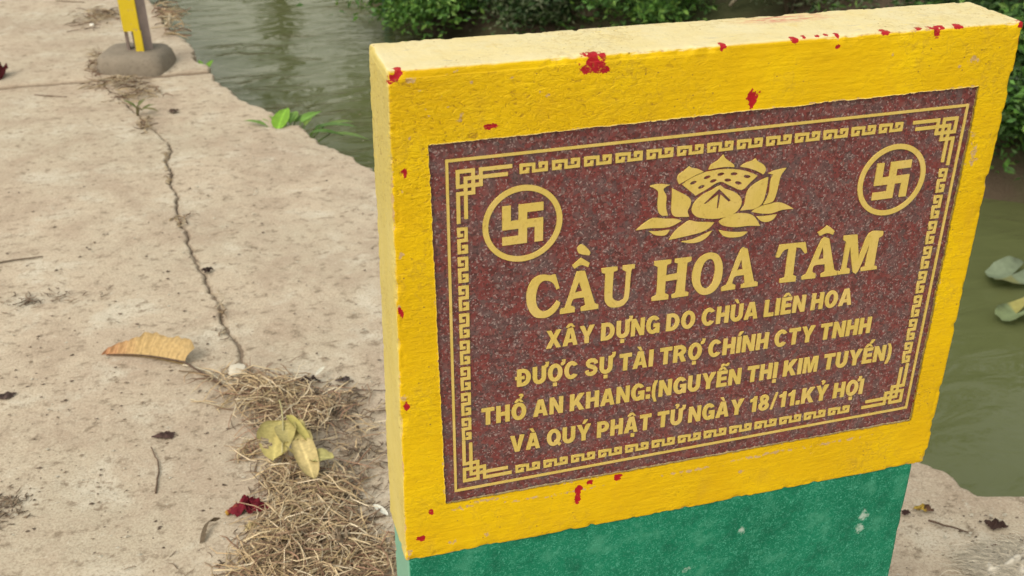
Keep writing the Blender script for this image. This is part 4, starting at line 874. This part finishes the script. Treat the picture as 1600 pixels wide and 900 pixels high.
def pad(label, px, rx, ry, yaw, lift, cols, seed, tilt):
    q = ground(px[0], px[1], WZ+lift); t = empty('water_plant', (q[0], q[1], WZ)); tag(t, label, 'water plant', 'pale leaves on the canal')
    th = np.linspace(-2.9, 2.9, 26); rr = np.linspace(0, 1, 7); P, C = [], []
    for a in rr:
        for b in th:
            w = 1+0.07*math.sin(5*b+seed)+0.04*math.sin(11*b)
            x, y = a*rx*w*math.cos(b), a*ry*w*math.sin(b)
            P.append((x, y, lift+tilt*x+0.018*a*a*math.sin(3*b+seed)+0.03*a*a)); vein = 1+0.5*math.exp(-((math.sin(b*4.5))/0.25)**2)
            C.append(np.array(cols[0])*(1-a**3*0.5*(math.sin(b*2+seed) > 0.4))*vein if math.sin(b+seed) < 0.85 else np.array(cols[1]))
    P = np.array(P); cs, sn = math.cos(yaw), math.sin(yaw); P[:, :2] = P[:, :2] @ np.array([[cs, sn], [-sn, cs]])
    obj('leaf', colmesh('leaf', P, grid_faces(7, 26), np.clip(np.array(C), 0, 1), True), M_LEAF, t)
    v, f = tube(spline([(0.02, 0.03, -0.4), (0.03, 0.02, -0.1), (0, 0, lift-0.002)], 8), 0.006, 5); obj('stalk', colmesh('stalk', v, f, np.broadcast_to((0.18, 0.2, 0.09), (len(v), 3)), True), M_LEAF, t)
pad('upper of two pale green leaves on the water right of the slab', (1580, 430), 0.165, 0.10, 3.49, 0.04, [(0.26, 0.31, 0.20), (0.30, 0.30, 0.13)], 1, -0.05)
pad('lower of two pale leaves on the water, yellowed at its tip', (1588, 490), 0.135, 0.075, 3.44, 0.03, [(0.28, 0.34, 0.17), (0.42, 0.38, 0.12)], 4, -0.04)

# ---- post with footing at the path's edge
g0 = ground(214, 104); post = empty('railing_post', tuple(g0)); tag(post, 'yellow painted post with peeling grey side set in a rounded concrete footing', 'post')
th = np.linspace(0, 2*math.pi, 64, endpoint=False); V = []
for zf, sc in ((-0.03, 1.02), (0.0, 1.02), (0.02, 1.01), (0.042, 0.98), (0.060, 0.94), (0.074, 0.88), (0.083, 0.78), (0.088, 0.6), (0.090, 0.35), (0.090, 0.03)):
    ex = 0.42; x = np.sign(np.cos(th))*np.abs(np.cos(th))**ex*0.165*sc; y = np.sign(np.sin(th))*np.abs(np.sin(th))**ex*0.150*sc
    V.append(np.stack([x, y, np.full(64, zf)], 1))
V = np.concatenate(V); V += (0.010*fbm(V, 9, 3, 201)+0.003*fbm(V, 40, 2, 202))[:, None]*np.array([1, 1, 0.6]); V[:, :2] = V[:, :2] @ np.array([[0.96, -0.28], [0.28, 0.96]])
i = np.arange(640).reshape(10, 64); j = np.roll(i, -1, 1); F = np.stack([i[:-1], j[:-1], j[1:], i[1:]], -1).reshape(-1, 4)
t = NT('grey_footing_concrete'); co = t.obj_co()
c = t.mix(t.noise(co, 14, 6, 0.65), (0.15, 0.125, 0.095), (0.26, 0.22, 0.17)); c = t.mix(t.ramp(t.noise(co, 60, 4), [(0.55, 0.0), (0.7, 0.6)]), c, (0.12, 0.10, 0.08))
obj('footing', mesh_fast('footing', V, [F, i[-1][None]], True), t.out(c, 0.9, t.bump(t.noise(co, 70, 5, 0.7), 0.6, 0.006), 0.2), post)
t = NT('peeling_yellow_post_paint'); co = t.obj_co()
c = t.mix(t.noise(co, 20, 5), (0.50, 0.36, 0.008), (0.60, 0.45, 0.02)); c = t.mix(t.ramp(t.noise(co, 34, 5), [(0.60, 0.0), (0.68, 0.8)]), c, (0.30, 0.22, 0.16))
M_PY = t.out(c, 0.6, t.bump(t.noise(co, 90, 4), 0.4, 0.003), 0.3)
M_PG = simple('weathered_mauve_grey_wood', (0.27, 0.215, 0.20), 0.9, 0.3, 25, 0.6, 0.2, 0.004)
def prism(outline, z0, z1, name, mat, parent, seg=14, wobble=0.002, lean=(0, 0)):
    o = np.array(outline); n = len(o); zs = np.linspace(z0, z1, seg); V = np.concatenate([np.stack([o[:, 0]+lean[0]*z, o[:, 1]+lean[1]*z, np.full(n, z)], 1) for z in zs]); V[:, :2] += wobble*fbm(V, 12, 3, 210)[:, None]
    i = np.arange(n*seg).reshape(seg, n); j = np.roll(i, -1, 1); F = np.stack([i[:-1], j[:-1], j[1:], i[1:]], -1).reshape(-1, 4)
    return obj(name, mesh_fast(name, V, [F, i[0][::-1][None], i[-1][None]], False), mat, parent)
LN = (-0.030, 0.0)
def PO(o, k=1.3, dx=0.030): return [(x*k+dx, y*k-0.02) for x, y in o]
prism(PO([(-0.012, -0.020), (0.046, 0.0), (0.044, 0.035), (-0.020, 0.030)]), 0.06, 1.1, 'core', M_PG, post, lean=LN)
prism(PO([(-0.043, -0.012), (-0.033, -0.008), (-0.033, 0.03), (-0.043, 0.03)]), 0.06, 0.20, 'splinter', M_PG, post, 5, lean=LN)
prism(PO([(-0.043, -0.028), (0.012, -0.034), (0.014, -0.022), (-0.014, -0.0205), (-0.041, 0.02), (-0.046, 0.01)]), 0.185, 1.1, 'painted_board', M_PY, post, lean=LN)
prism(PO([(-0.012, -0.033), (0.0145, -0.036), (0.0165, -0.0235), (-0.011, -0.0215)]), 0.06, 0.186, 'painted_board', M_PY, post, 6, lean=LN)

# ---- dry grass
STRAW = np.array([(0.64, 0.50, 0.31), (0.56, 0.41, 0.24), (0.76, 0.63, 0.44), (0.70, 0.55, 0.34), (0.40, 0.28, 0.17), (0.30, 0.20, 0.125), (0.60, 0.45, 0.25), (0.20, 0.13, 0.085), (0.34, 0.20, 0.13)])
def straw_heap(name, label, blobs_, seed, thin=0.0011, lmin=0.03, lmax=0.13, cols=STRAW):
    r = np.random.default_rng(seed); V, F, C = [], [], []; n = 0
    for (px, py, ax, ay, hgt, cnt, ls) in blobs_:
        c0 = ground(px, py); sx = abs(ground(px+ax, py)[0]-c0[0]); sy = abs(ground(px, py-ay)[1]-c0[1])
        for _ in range(cnt):
            p = c0+np.array([r.normal()*sx*0.5, r.normal()*sy*0.5, 0]); dd = min(1, math.hypot((p[0]-c0[0])/sx, (p[1]-c0[1])/sy))
            z = hgt*(1-dd**1.3)*r.random()+0.002; L = r.uniform(lmin, lmax)*ls; a = r.uniform(0, 6.28); el = r.normal()*0.22
            d = np.array([math.cos(a)*math.cos(el), math.sin(a)*math.cos(el), math.sin(el)]); k = r.normal(size=3)*L*0.22; k[2] = abs(k[2])*0.7
            m5 = 5; t = np.linspace(-0.5, 0.5, m5)[:, None]; q = p+np.array([0, 0, z])+d*L*t+k*(1-4*t*t)*0.6+r.normal(size=(m5, 3))*L*0.025
            q[:, 2] = np.maximum(q[:, 2], 0.0012+0.003*r.random()); w = thin*r.uniform(0.6, 1.7)
            v, f = tube(q, np.array([0.7, 1, 1, 0.9, 0.35])*w, 3, False); V.append(v); F.append(f[0]+n); n += len(v)
            C.append(np.broadcast_to(cols[r.integers(0, len(cols))]*r.uniform(0.8, 1.2), (len(v), 3)))
    return tag(obj(name, colmesh(name, np.concatenate(V), np.concatenate(F), np.concatenate(C), False), M_DRY), label, 'dry grass', kind='stuff')
straw_heap('dry_grass', 'tangled dry straw strewn along the crack beside the sign', [
    (420, 620, 60, 30, 0.035, 240, 1.15), (395, 608, 40, 20, 0.02, 70, 1.2), (490, 640, 70, 32, 0.020, 190, 0.8), (450, 660, 55, 22, 0.022, 110, 1.0), (398, 705, 26, 12, 0.015, 40, 0.9),
    (455, 752, 50, 32, 0.025, 140, 1.15), (515, 775, 60, 42, 0.022, 150, 1.15), (465, 825, 75, 45, 0.035, 300, 1.05), (535, 850, 65, 45, 0.028, 260, 0.95), (435, 875, 65, 42, 0.03, 220, 1.05), (490, 925, 110, 40, 0.03, 380, 1.0), (590, 885, 36, 36, 0.02, 110, 0.8),
    (330, 590, 60, 14, 0.008, 14, 1.2), (560, 680, 60, 50, 0.006, 50, 0.7), (380, 890, 60, 30, 0.006, 30, 0.7)], 501, 0.0011)
straw_heap('dry_grass', 'thin dry weeds gathered round the footing of the yellow post', [(150, 105, 14, 26, 0.05, 60, 0.9), (190, 130, 40, 10, 0.02, 90, 0.8), (215, 148, 40, 12, 0.015, 90, 0.7), (160, 28, 50, 12, 0.03, 120, 1.0), (228, 195, 14, 12, 0.010, 36, 0.6), (263, 265, 5, 40, 0.004, 22, 0.35), (282, 345, 10, 10, 0.005, 22, 0.35), (345, 490, 6, 40, 0.004, 16, 0.35)], 502, 0.0016, cols=STRAW*0.6)
straw_heap('dry_roots', 'dry roots hanging over the concrete edge at upper left', [(272, 36, 10, 22, 0.06, 40, 1.8), (258, 20, 10, 14, 0.03, 30, 1.2)], 503, 0.003, cols=STRAW*0.7)
straw_heap('leaf_litter', 'fine dark chaff under the dry straw', [(495, 640, 85, 36, 0.006, 520, 0.28), (500, 820, 85, 80, 0.008, 800, 0.28), (560, 700, 50, 60, 0.003, 160, 0.28), (5, 795, 45, 30, 0.002, 90, 0.25), (330, 905, 160, 40, 0.003, 60, 0.28), (60, 470, 90, 14, 0.002, 90, 0.25)], 504, 0.0012, cols=np.array([(0.16, 0.11, 0.075), (0.11, 0.08, 0.055), (0.22, 0.16, 0.11), (0.28, 0.21, 0.14)]))

# ---- fallen leaves and litter, each its own thing
def litter(name, label, cat, V, F, C, loc, group=None, mat=None):
    V = np.asarray(V)-np.asarray(loc); return tag(obj(name, colmesh(name, V, F, C, True), mat or M_DRY, None, tuple(loc)), label, cat, group)
# large tan leaf, folded on its midrib
b0 = ground(290, 572)+np.array([0, 0, 0.012]); t0 = ground(166, 557)+np.array([0, 0, 0.006]); leaf_t = empty('fallen_leaf', tuple(ground(230, 565))); tag(leaf_t, 'large folded tan dry leaf with a long dark stem on the path', 'leaf', 'fallen leaves on the path')
nu, nv = 96, 12; u = np.linspace(0, 1, nu)[:, None]; v = np.linspace(0, 1, nv)[None]
mid = b0[None]+(t0-b0)[None]*u; mid[:, 1] += 0.020*np.sin(u[:, 0]*3.1)*0.8; prof = (np.clip(u+0.01, 0, 1)**0.30)*((1-u)**0.80)*1.25; prof = prof/prof.max()
H = 0.068*prof*(1+(0.06*np.sin(u*17+1)+0.035*np.sin(u*43)+0.02*np.sin(u*91))*v**2)
rib = 0.0030*np.sin((u+0.10*v)*9*2*math.pi)*np.minimum(1, v*2.5)
P = np.stack([mid[:, 0][:, None]+rib*0.5+0.030*v*v*(1-u)**2-0.010*v*u, mid[:, 1][:, None]+H*v*0.62+rib, mid[:, 2][:, None]+H*v*0.70+0.004*np.sin(u*14+1)*v], -1).reshape(-1, 3)
base = np.array((0.52, 0.36, 0.16)); col = base[None]*(1-0.50*np.exp(-((np.sin((u+0.10*v)*9*math.pi))/0.16)**2)*np.clip(1.3-v, 0.2, 1)-0.25*v**6).reshape(-1)[:, None]
col = col*np.where((u+0*v).reshape(-1) > 0.72, 1.0, 1.05)[:, None]+np.array((0.0, -0.10, -0.03))*np.clip(((u+0*v).reshape(-1)-0.55)*2.2, 0, 1)[:, None]
o = obj('blade', colmesh('blade', P-ground(230, 565), grid_faces(nu, nv), np.clip(col, 0, 1), True), M_DRY, leaf_t)
P2 = np.stack([mid[:, 0][:, None]+0*v, mid[:, 1][:, None]+H*v*0.75, mid[:, 2][:, None]-0.010+0.004*v+0.008*v*v], -1).reshape(-1, 3); P2[:, 2] = np.maximum(P2[:, 2], 0.003)
obj('blade', colmesh('blade', P2-ground(230, 565), grid_faces(nu, nv)[:, ::-1], np.clip(col*0.7, 0, 1), True), M_DRY, leaf_t)
pts = np.concatenate([mid[::-1], np.array([ground(318, 583)+(0, 0, .006), ground(345, 592)+(0, 0, .003), ground(352, 606)+(0, 0, .003)])]); vv, ff = tube(spline(pts, 30)-ground(230, 565), np.linspace(0.0012, 0.003, 30), 5)
obj('midrib', colmesh('midrib', vv, ff, np.broadcast_to((0.13, 0.085, 0.06), (len(vv), 3)), True), M_DRY, leaf_t)
# yellow-green leaf, torn, with holes
c0 = ground(470, 720); yl = empty('fallen_leaf', tuple(c0)); tag(yl, 'torn yellow green leaf with holes lying on the straw', 'leaf', 'fallen leaves on the path')
def local(px, py, z): return ground(px, py)+np.array([0, 0, z])-c0
for bpx, tpx, wd, cc, z0, z1, sd in (((443, 686), (430, 738), 0.045, (0.56, 0.47, 0.17), 0.055, 0.035, 1), ((448, 690), (480, 738), 0.040, (0.62, 0.52, 0.21), 0.055, 0.040, 2), ((470, 716), (492, 766), 0.028, (0.66, 0.52, 0.23), 0.055, 0.03, 3), ((485, 742), (524, 738), 0.022, (0.52, 0.47, 0.18), 0.045, 0.04, 4)):
    V, F, u_, v_ = leaf(local(*bpx, z0), local(*tpx, z1), wd, droop=0.06, fold=0.3, wave=0.25, nu=15, nv=11, shape=(0.35, 0.45), seed=sd, ribs=4)
    cols_ = np.array(cc)[None]*(0.85+0.35*np.exp(-(v_/0.08)**2)+0.16*np.exp(-((np.sin((u_-0.25*np.abs(v_))*4*math.pi))/0.22)**2)-0.25*np.abs(v_)**5)[:, None]
    cen_ = V[F].mean(1); hole = (np.hypot(F[:, 0] % 11-7.5, F[:, 0]//11-9) < 1.6) if sd in (1, 2) else np.zeros(len(F), bool)
    obj('blade', colmesh('blade', V, F[~hole], np.clip(cols_, 0, 1), True), M_DRY, yl)
vv, ff = tube(spline([local(438, 640, .03), local(444, 672, .06), local(446, 700, .062), local(444, 735, .05)], 12), 0.0018, 5); obj('midrib', colmesh('midrib', vv, ff, np.broadcast_to((0.55, 0.49, 0.25), (len(vv), 3)), True), M_DRY, yl)
V, F, u_, v_ = leaf(local(452, 682, .062), local(488, 724, .055), 0.012, droop=0.05, fold=0.5, nu=10, nv=5, shape=(0.3, 0.4), seed=8)
obj('blade', colmesh('blade', V, F, np.broadcast_to((0.42, 0.36, 0.11), (len(V), 3)), True), M_DRY, yl)
# withered dark red blossom
def crumple(px, rx, ry, hgt, col, seed, ang=0.0, n=24, m_=9, rough=0.5, fold=7):
    """a shrivelled leaf or petal: a ruffled dome"""
    c = ground(*px); th = np.linspace(0, 2*math.pi, n, endpoint=False); V = []
    for a in np.linspace(1, 0.04, m_):
        w = 1+0.22*np.sin(3*th+seed)+0.12*np.sin(fold*th+2*seed)
        x, y = a*rx*w*np.cos(th), a*ry*w*np.sin(th); z = hgt*(1-a**2)*(0.6+0.4*np.sin(fold*th+seed))+hgt*0.22*np.sin(x/rx*9+seed)+hgt*0.25
        V.append(np.stack([x*math.cos(ang)-y*math.sin(ang), x*math.sin(ang)+y*math.cos(ang), z], 1))
    V = np.concatenate(V); V += (rough*hgt*fbm(V, 120, 2, seed))[:, None]*np.array([.4, .4, 1]); V[:, 2] = np.maximum(V[:, 2], 0.0012)
    i = np.arange(n*m_).reshape(m_, n); j = np.roll(i, -1, 1); F = np.stack([i[:-1], j[:-1], j[1:], i[1:]], -1).reshape(-1, 4)
    C = np.array(col)[None]*(0.7+0.6*np.clip(0.5+fbm(V, 150, 2, seed+1), 0, 1))[:, None]
    return V+c, [F, i[-1][None]], C, c
V, F, C, c = crumple((388, 796), 0.040, 0.024, 0.026, (0.17, 0.010, 0.022), 3, -0.1, 48, 14, 0.5, 11)
bl = empty('fallen_blossom', tuple(c)); tag(bl, 'withered crimson blossom with a yellow base lying left of the straw', 'flower')
obj('petals', colmesh('petals', V-c, F, C, True), M_DRY, bl)
vv, ff = tube(spline([ground(372, 798)+(0, 0, .010), ground(362, 803)+(0, 0, .009), ground(353, 806)+(0, 0, .006)], 8)-c, np.array([0.010, 0.0085, 0.007, 0.006, 0.0055, 0.006, 0.0065, 0.004]), 8)
kc = np.where((np.arange(len(vv)) >= 48)[:, None], np.array([(0.42, 0.24, 0.04)]), np.array([(0.24, 0.04, 0.03)])); obj('calyx', colmesh('calyx', vv, ff, kc, True), M_DRY, bl)
def bit(label, px, rx, ry, h, col, seed, ang=0.0, name='fallen_leaf', cat='leaf', group='fallen leaves on the path', **k):
    V, F, C, c = crumple(px, rx, ry, h, col, seed, ang, **k); return litter(name, label, cat, V, F, C, c, group)
bit('small shrivelled dark brown leaf in the middle of the path', (258, 682), 0.026, 0.012, 0.012, (0.075, 0.042, 0.035), 11, -0.1)
bit('dark brown leaf scrap at the left edge of the picture', (8, 621), 0.026, 0.011, 0.010, (0.075, 0.05, 0.042), 12, 0.1)
bit('round blackish seed pod beside the crack', (323, 424), 0.017, 0.012, 0.012, (0.045, 0.028, 0.022), 13, 0, 'seed_pod', 'seed pod', None)
bit('grey brown crumpled leaf in the straw near the base of the sign', (533, 855), 0.018, 0.032, 0.035, (0.33, 0.25, 0.17), 14, 0.2)
bit('pale beige leaf scrap below the crimson blossom', (393, 824), 0.018, 0.010, 0.012, (0.46, 0.36, 0.18), 15, 0.5)
bit('dark brown pod lying across the top of the straw', (480, 598), 0.036, 0.008, 0.014, (0.05, 0.035, 0.028), 16, 0.05, 'seed_pod', 'seed pod', None)
bit('small dark scrap right of the straw near the slab', (537, 594), 0.018, 0.010, 0.010, (0.075, 0.055, 0.05), 17, -0.2)
bit('dark red withered blossom at the left edge by the cross joint', (-4, 122), 0.045, 0.05, 0.075, (0.12, 0.014, 0.018), 18, 0, 'fallen_blossom', 'flower', None)
bit('small brown clod between the footing and the path edge', (271, 175), 0.022, 0.016, 0.012, (0.11, 0.075, 0.055), 19, 0, 'soil_clod', 'soil clod', None)
bit('dark brown withered bloom on the concrete near the water at right', (1555, 822), 0.022, 0.012, 0.012, (0.05, 0.026, 0.02), 20, -0.4, 'fallen_blossom', 'flower', None)
bit('dark crumb beside the green base at right', (1414, 803), 0.010, 0.008, 0.008, (0.06, 0.03, 0.025), 21, 0, 'soil_clod', 'soil clod', None)
bit('reddish brown curled leaf above the white feather tuft', (1557, 857), 0.022, 0.006, 0.010, (0.16, 0.055, 0.03), 22, -0.35)
V, F, C, c = crumple((1444, 796), 0.022, 0.010, 0.010, (0.10, 0.05, 0.03), 23, -0.3); C = np.where((V[:, 0] < c[0])[:, None] & (C[:, :1] > 0.09), np.array([(0.42, 0.28, 0.04)]), C)
litter('fallen_leaf', 'brown and yellow curled leaf right of the green base', 'leaf', V, F, C, c, 'fallen leaves on the path')
# curled brown strip
pts = spline([ground(312, 852)+(0, 0, .004), ground(316, 838)+(0, 0, .012), ground(324, 826)+(0, 0, .016), ground(338, 819)+(0, 0, .008)], 16)
V = np.concatenate([pts, pts+np.array([0.012, 0.004, 0.004])+0.004*vnoise(pts, 300, 5)[:, None]]); F = np.stack([np.arange(15), np.arange(1, 16), np.arange(17, 32), np.arange(16, 31)], 1)
litter('fallen_leaf', 'narrow curled dark brown leaf strip left of the straw', 'leaf', V, F, np.broadcast_to((0.13, 0.095, 0.06), (32, 3)), ground(325, 838), 'fallen leaves on the path')
# white petal
V, F, u_, v_ = leaf(ground(584, 795)+(0, 0, .012), ground(607, 811)+(0, 0, .010), 0.008, fold=0.3, nu=9, nv=7, shape=(0.5, 0.6), seed=5); litter('fallen_petal', 'white petal at the foot of the green base', 'petal', V, F, np.broadcast_to((0.72, 0.70, 0.60), (len(V), 3)), ground(595, 803))
V, F, u_, v_ = leaf(ground(494, 598)+(0, 0, .022), ground(508, 582)+(0, 0, .020), 0.006, fold=0.3, nu=7, nv=5, shape=(0.5, 0.6), seed=6); litter('fallen_petal', 'small white petal beside the dark pod on the straw', 'petal', V, F, np.broadcast_to((0.70, 0.66, 0.54), (len(V), 3)), ground(500, 592))
# twigs
def twig(label, pix, r0, col):
    P = np.array([ground(x, y)+(0, 0, z) for x, y, z in pix]); P = spline(P, 16); P[:, :2] += 0.002*vnoise(P, 60, 9)[:, None]; v, f = tube(P, np.linspace(r0, r0*0.6, 16), 5)
    litter('twig', label, 'twig', v, f, np.broadcast_to(col, (len(v), 3)), P[0], 'twigs on the path')
twig('thin bent twig standing upright in view below the small brown leaf', [(243, 772, .003), (247, 745, .004), (247, 725, .005), (236, 702, .006)], 0.0024, (0.17, 0.115, 0.08))
twig('straight dark twig at the left edge of the path', [(-10, 413, .004), (30, 407, .004), (68, 402, .004)], 0.0030, (0.15, 0.11, 0.075))
twig('short twig on the dirty patch at left', [(38, 477, .004), (48, 472, .004), (58, 472, .003)], 0.004, (0.14, 0.10, 0.07))
twig('long thin stalk lying left of the straw heap', [(280, 581, .004), (310, 585, .004), (345, 605, .005)], 0.0020, (0.22, 0.16, 0.10))
twig('pale straw stalk lying alone below the tan leaf', [(298, 625, .003), (325, 631, .003), (352, 638, .004)], 0.0019, (0.60, 0.50, 0.34))
twig('dark stem on the concrete right of the green base', [(1450, 815, .004), (1480, 824, .004), (1512, 834, .004)], 0.0026, (0.13, 0.085, 0.06))
twig('pale bleached stalk running from the tan leaf to the straw', [(286, 573, .006), (305, 578, .008), (330, 585, .006), (350, 600, .006), (375, 605, .008)], 0.0026, (0.60, 0.52, 0.38))
twig('thin dark stalk lying between straw and sign', [(545, 612, .004), (575, 611, .004), (604, 612, .003)], 0.0022, (0.17, 0.12, 0.09))
twig('dead stick on the pale slab at upper left', [(55, 150, .005), (80, 152, .006), (104, 153, .004)], 0.005, (0.24, 0.18, 0.13))
twig('pale stick near the top left corner of the path', [(88, 3, .005), (110, 4, .006), (132, 5, .004)], 0.006, (0.22, 0.17, 0.12))
# pale stone chip at the crack
def stone(label, px, r, col, seed, squash=0.55):
    c = ground(*px); t_, p_ = np.meshgrid(np.linspace(0.05, math.pi-0.05, 9), np.linspace(0, 2*math.pi, 14, endpoint=False), indexing='ij')
    V = np.stack([np.sin(t_)*np.cos(p_), np.sin(t_)*np.sin(p_), np.cos(t_)], -1).reshape(-1, 3); V = V*(1+0.30*fbm(V, 1.6, 3, seed))[:, None]; V = np.sign(V)*np.abs(V)**0.8*np.array([r, r, r*squash]); V[:, 2] += r*squash*0.6
    i = np.arange(126).reshape(9, 14); j = np.roll(i, -1, 1); F = np.stack([i[:-1], i[1:], j[1:], j[:-1]], -1).reshape(-1, 4)
    return tag(obj('stone_chip', mesh_fast('stone_chip', V, [F, i[0][None], i[-1][::-1][None]], False), simple('stone_chip_%d' % seed, col, 0.9, 0.2, 60, 0.6, 0.2), None, tuple(c)), label, 'stone')
stone('pale chip of concrete at the lower end of the crack', (372, 583), 0.024, (0.50, 0.45, 0.36), 31)
stone('white pebble on the path left of the yellow post', (144, 40), 0.012, (0.75, 0.72, 0.64), 32)
# white feather tuft at lower right
c0 = ground(1580, 885); r_ = np.random.default_rng(9); ft = empty('feather_tuft', tuple(c0)); tag(ft, 'matted white feather tuft on the concrete at the lower right corner', 'feathers')
P = []
for k in range(2600):
    b_ = np.array([r_.normal()*0.045, r_.normal()*0.026, 0.004+abs(r_.normal())*0.008]); a = r_.normal()*0.45+2.35; L = r_.uniform(0.016, 0.050); w_ = np.linspace(0, 1, 5)[:, None]
    d_ = np.array([math.cos(a), math.sin(a)*0.8, r_.uniform(0.0, 0.6)]); q = b_+d_*L*w_+np.array([r_.normal()*0.3, r_.normal()*0.3, -0.75])*w_**2*L; q[:, 2] = np.maximum(q[:, 2], 0.002)
    v, f = tube(q, np.array([1, 1, 0.8, 0.6, 0.2])*0.0007, 3, False); P.append((v, f, np.array((0.72, 0.65, 0.53))*r_.uniform(0.65, 1.2)))
V, F, C = join(P); obj('barbs', colmesh('barbs', V, F, np.clip(C, 0, 0.85), False), M_DRY, ft)
V, F, C, c = crumple((1592, 890), 0.075, 0.045, 0.022, (0.66, 0.60, 0.50), 41, -0.3, 30, 9, 0.8, 5); obj('down', colmesh('down', V-c0, F, C, True), M_DRY, ft)
# grit on the concrete
r_ = np.random.default_rng(15); n_ = 1700; px_ = np.stack([r_.uniform(-20, 640, n_), 130+800*r_.random(n_)**0.8], 1); px_[:120] = np.stack([r_.uniform(1380, 1600, 120), r_.uniform(780, 900, 120)], 1)
V, F, C = [], [], []; n = 0
oc = np.array([(1, 0, 0), (0, 1, 0), (-1, 0, 0), (0, -1, 0), (0, 0, 1), (0, 0, -0.6)], float); of = np.array([(0, 1, 4), (1, 2, 4), (2, 3, 4), (3, 0, 4), (1, 0, 5), (2, 1, 5), (3, 2, 5), (0, 3, 5)])
for x, y in px_:
    g = ground(x, y); s_ = 0.0012+0.0035*r_.random()**3; V.append(g+(oc+r_.normal(size=(6, 3))*0.25)*s_*np.array([1.5, 1, 0.6])+np.array([0, 0, s_*0.3])); F.append(of+n); n += 6
    C.append(np.broadcast_to(np.array([(0.10, 0.07, 0.05), (0.16, 0.12, 0.09), (0.5, 0.45, 0.36), (0.26, 0.2, 0.14)])[r_.integers(0, 4)], (6, 3)))
tag(obj('grit', colmesh('grit', np.concatenate(V), np.concatenate(F), np.concatenate(C)), M_DRY), 'loose grit and crumbs on the concrete path', 'grit', kind='stuff')
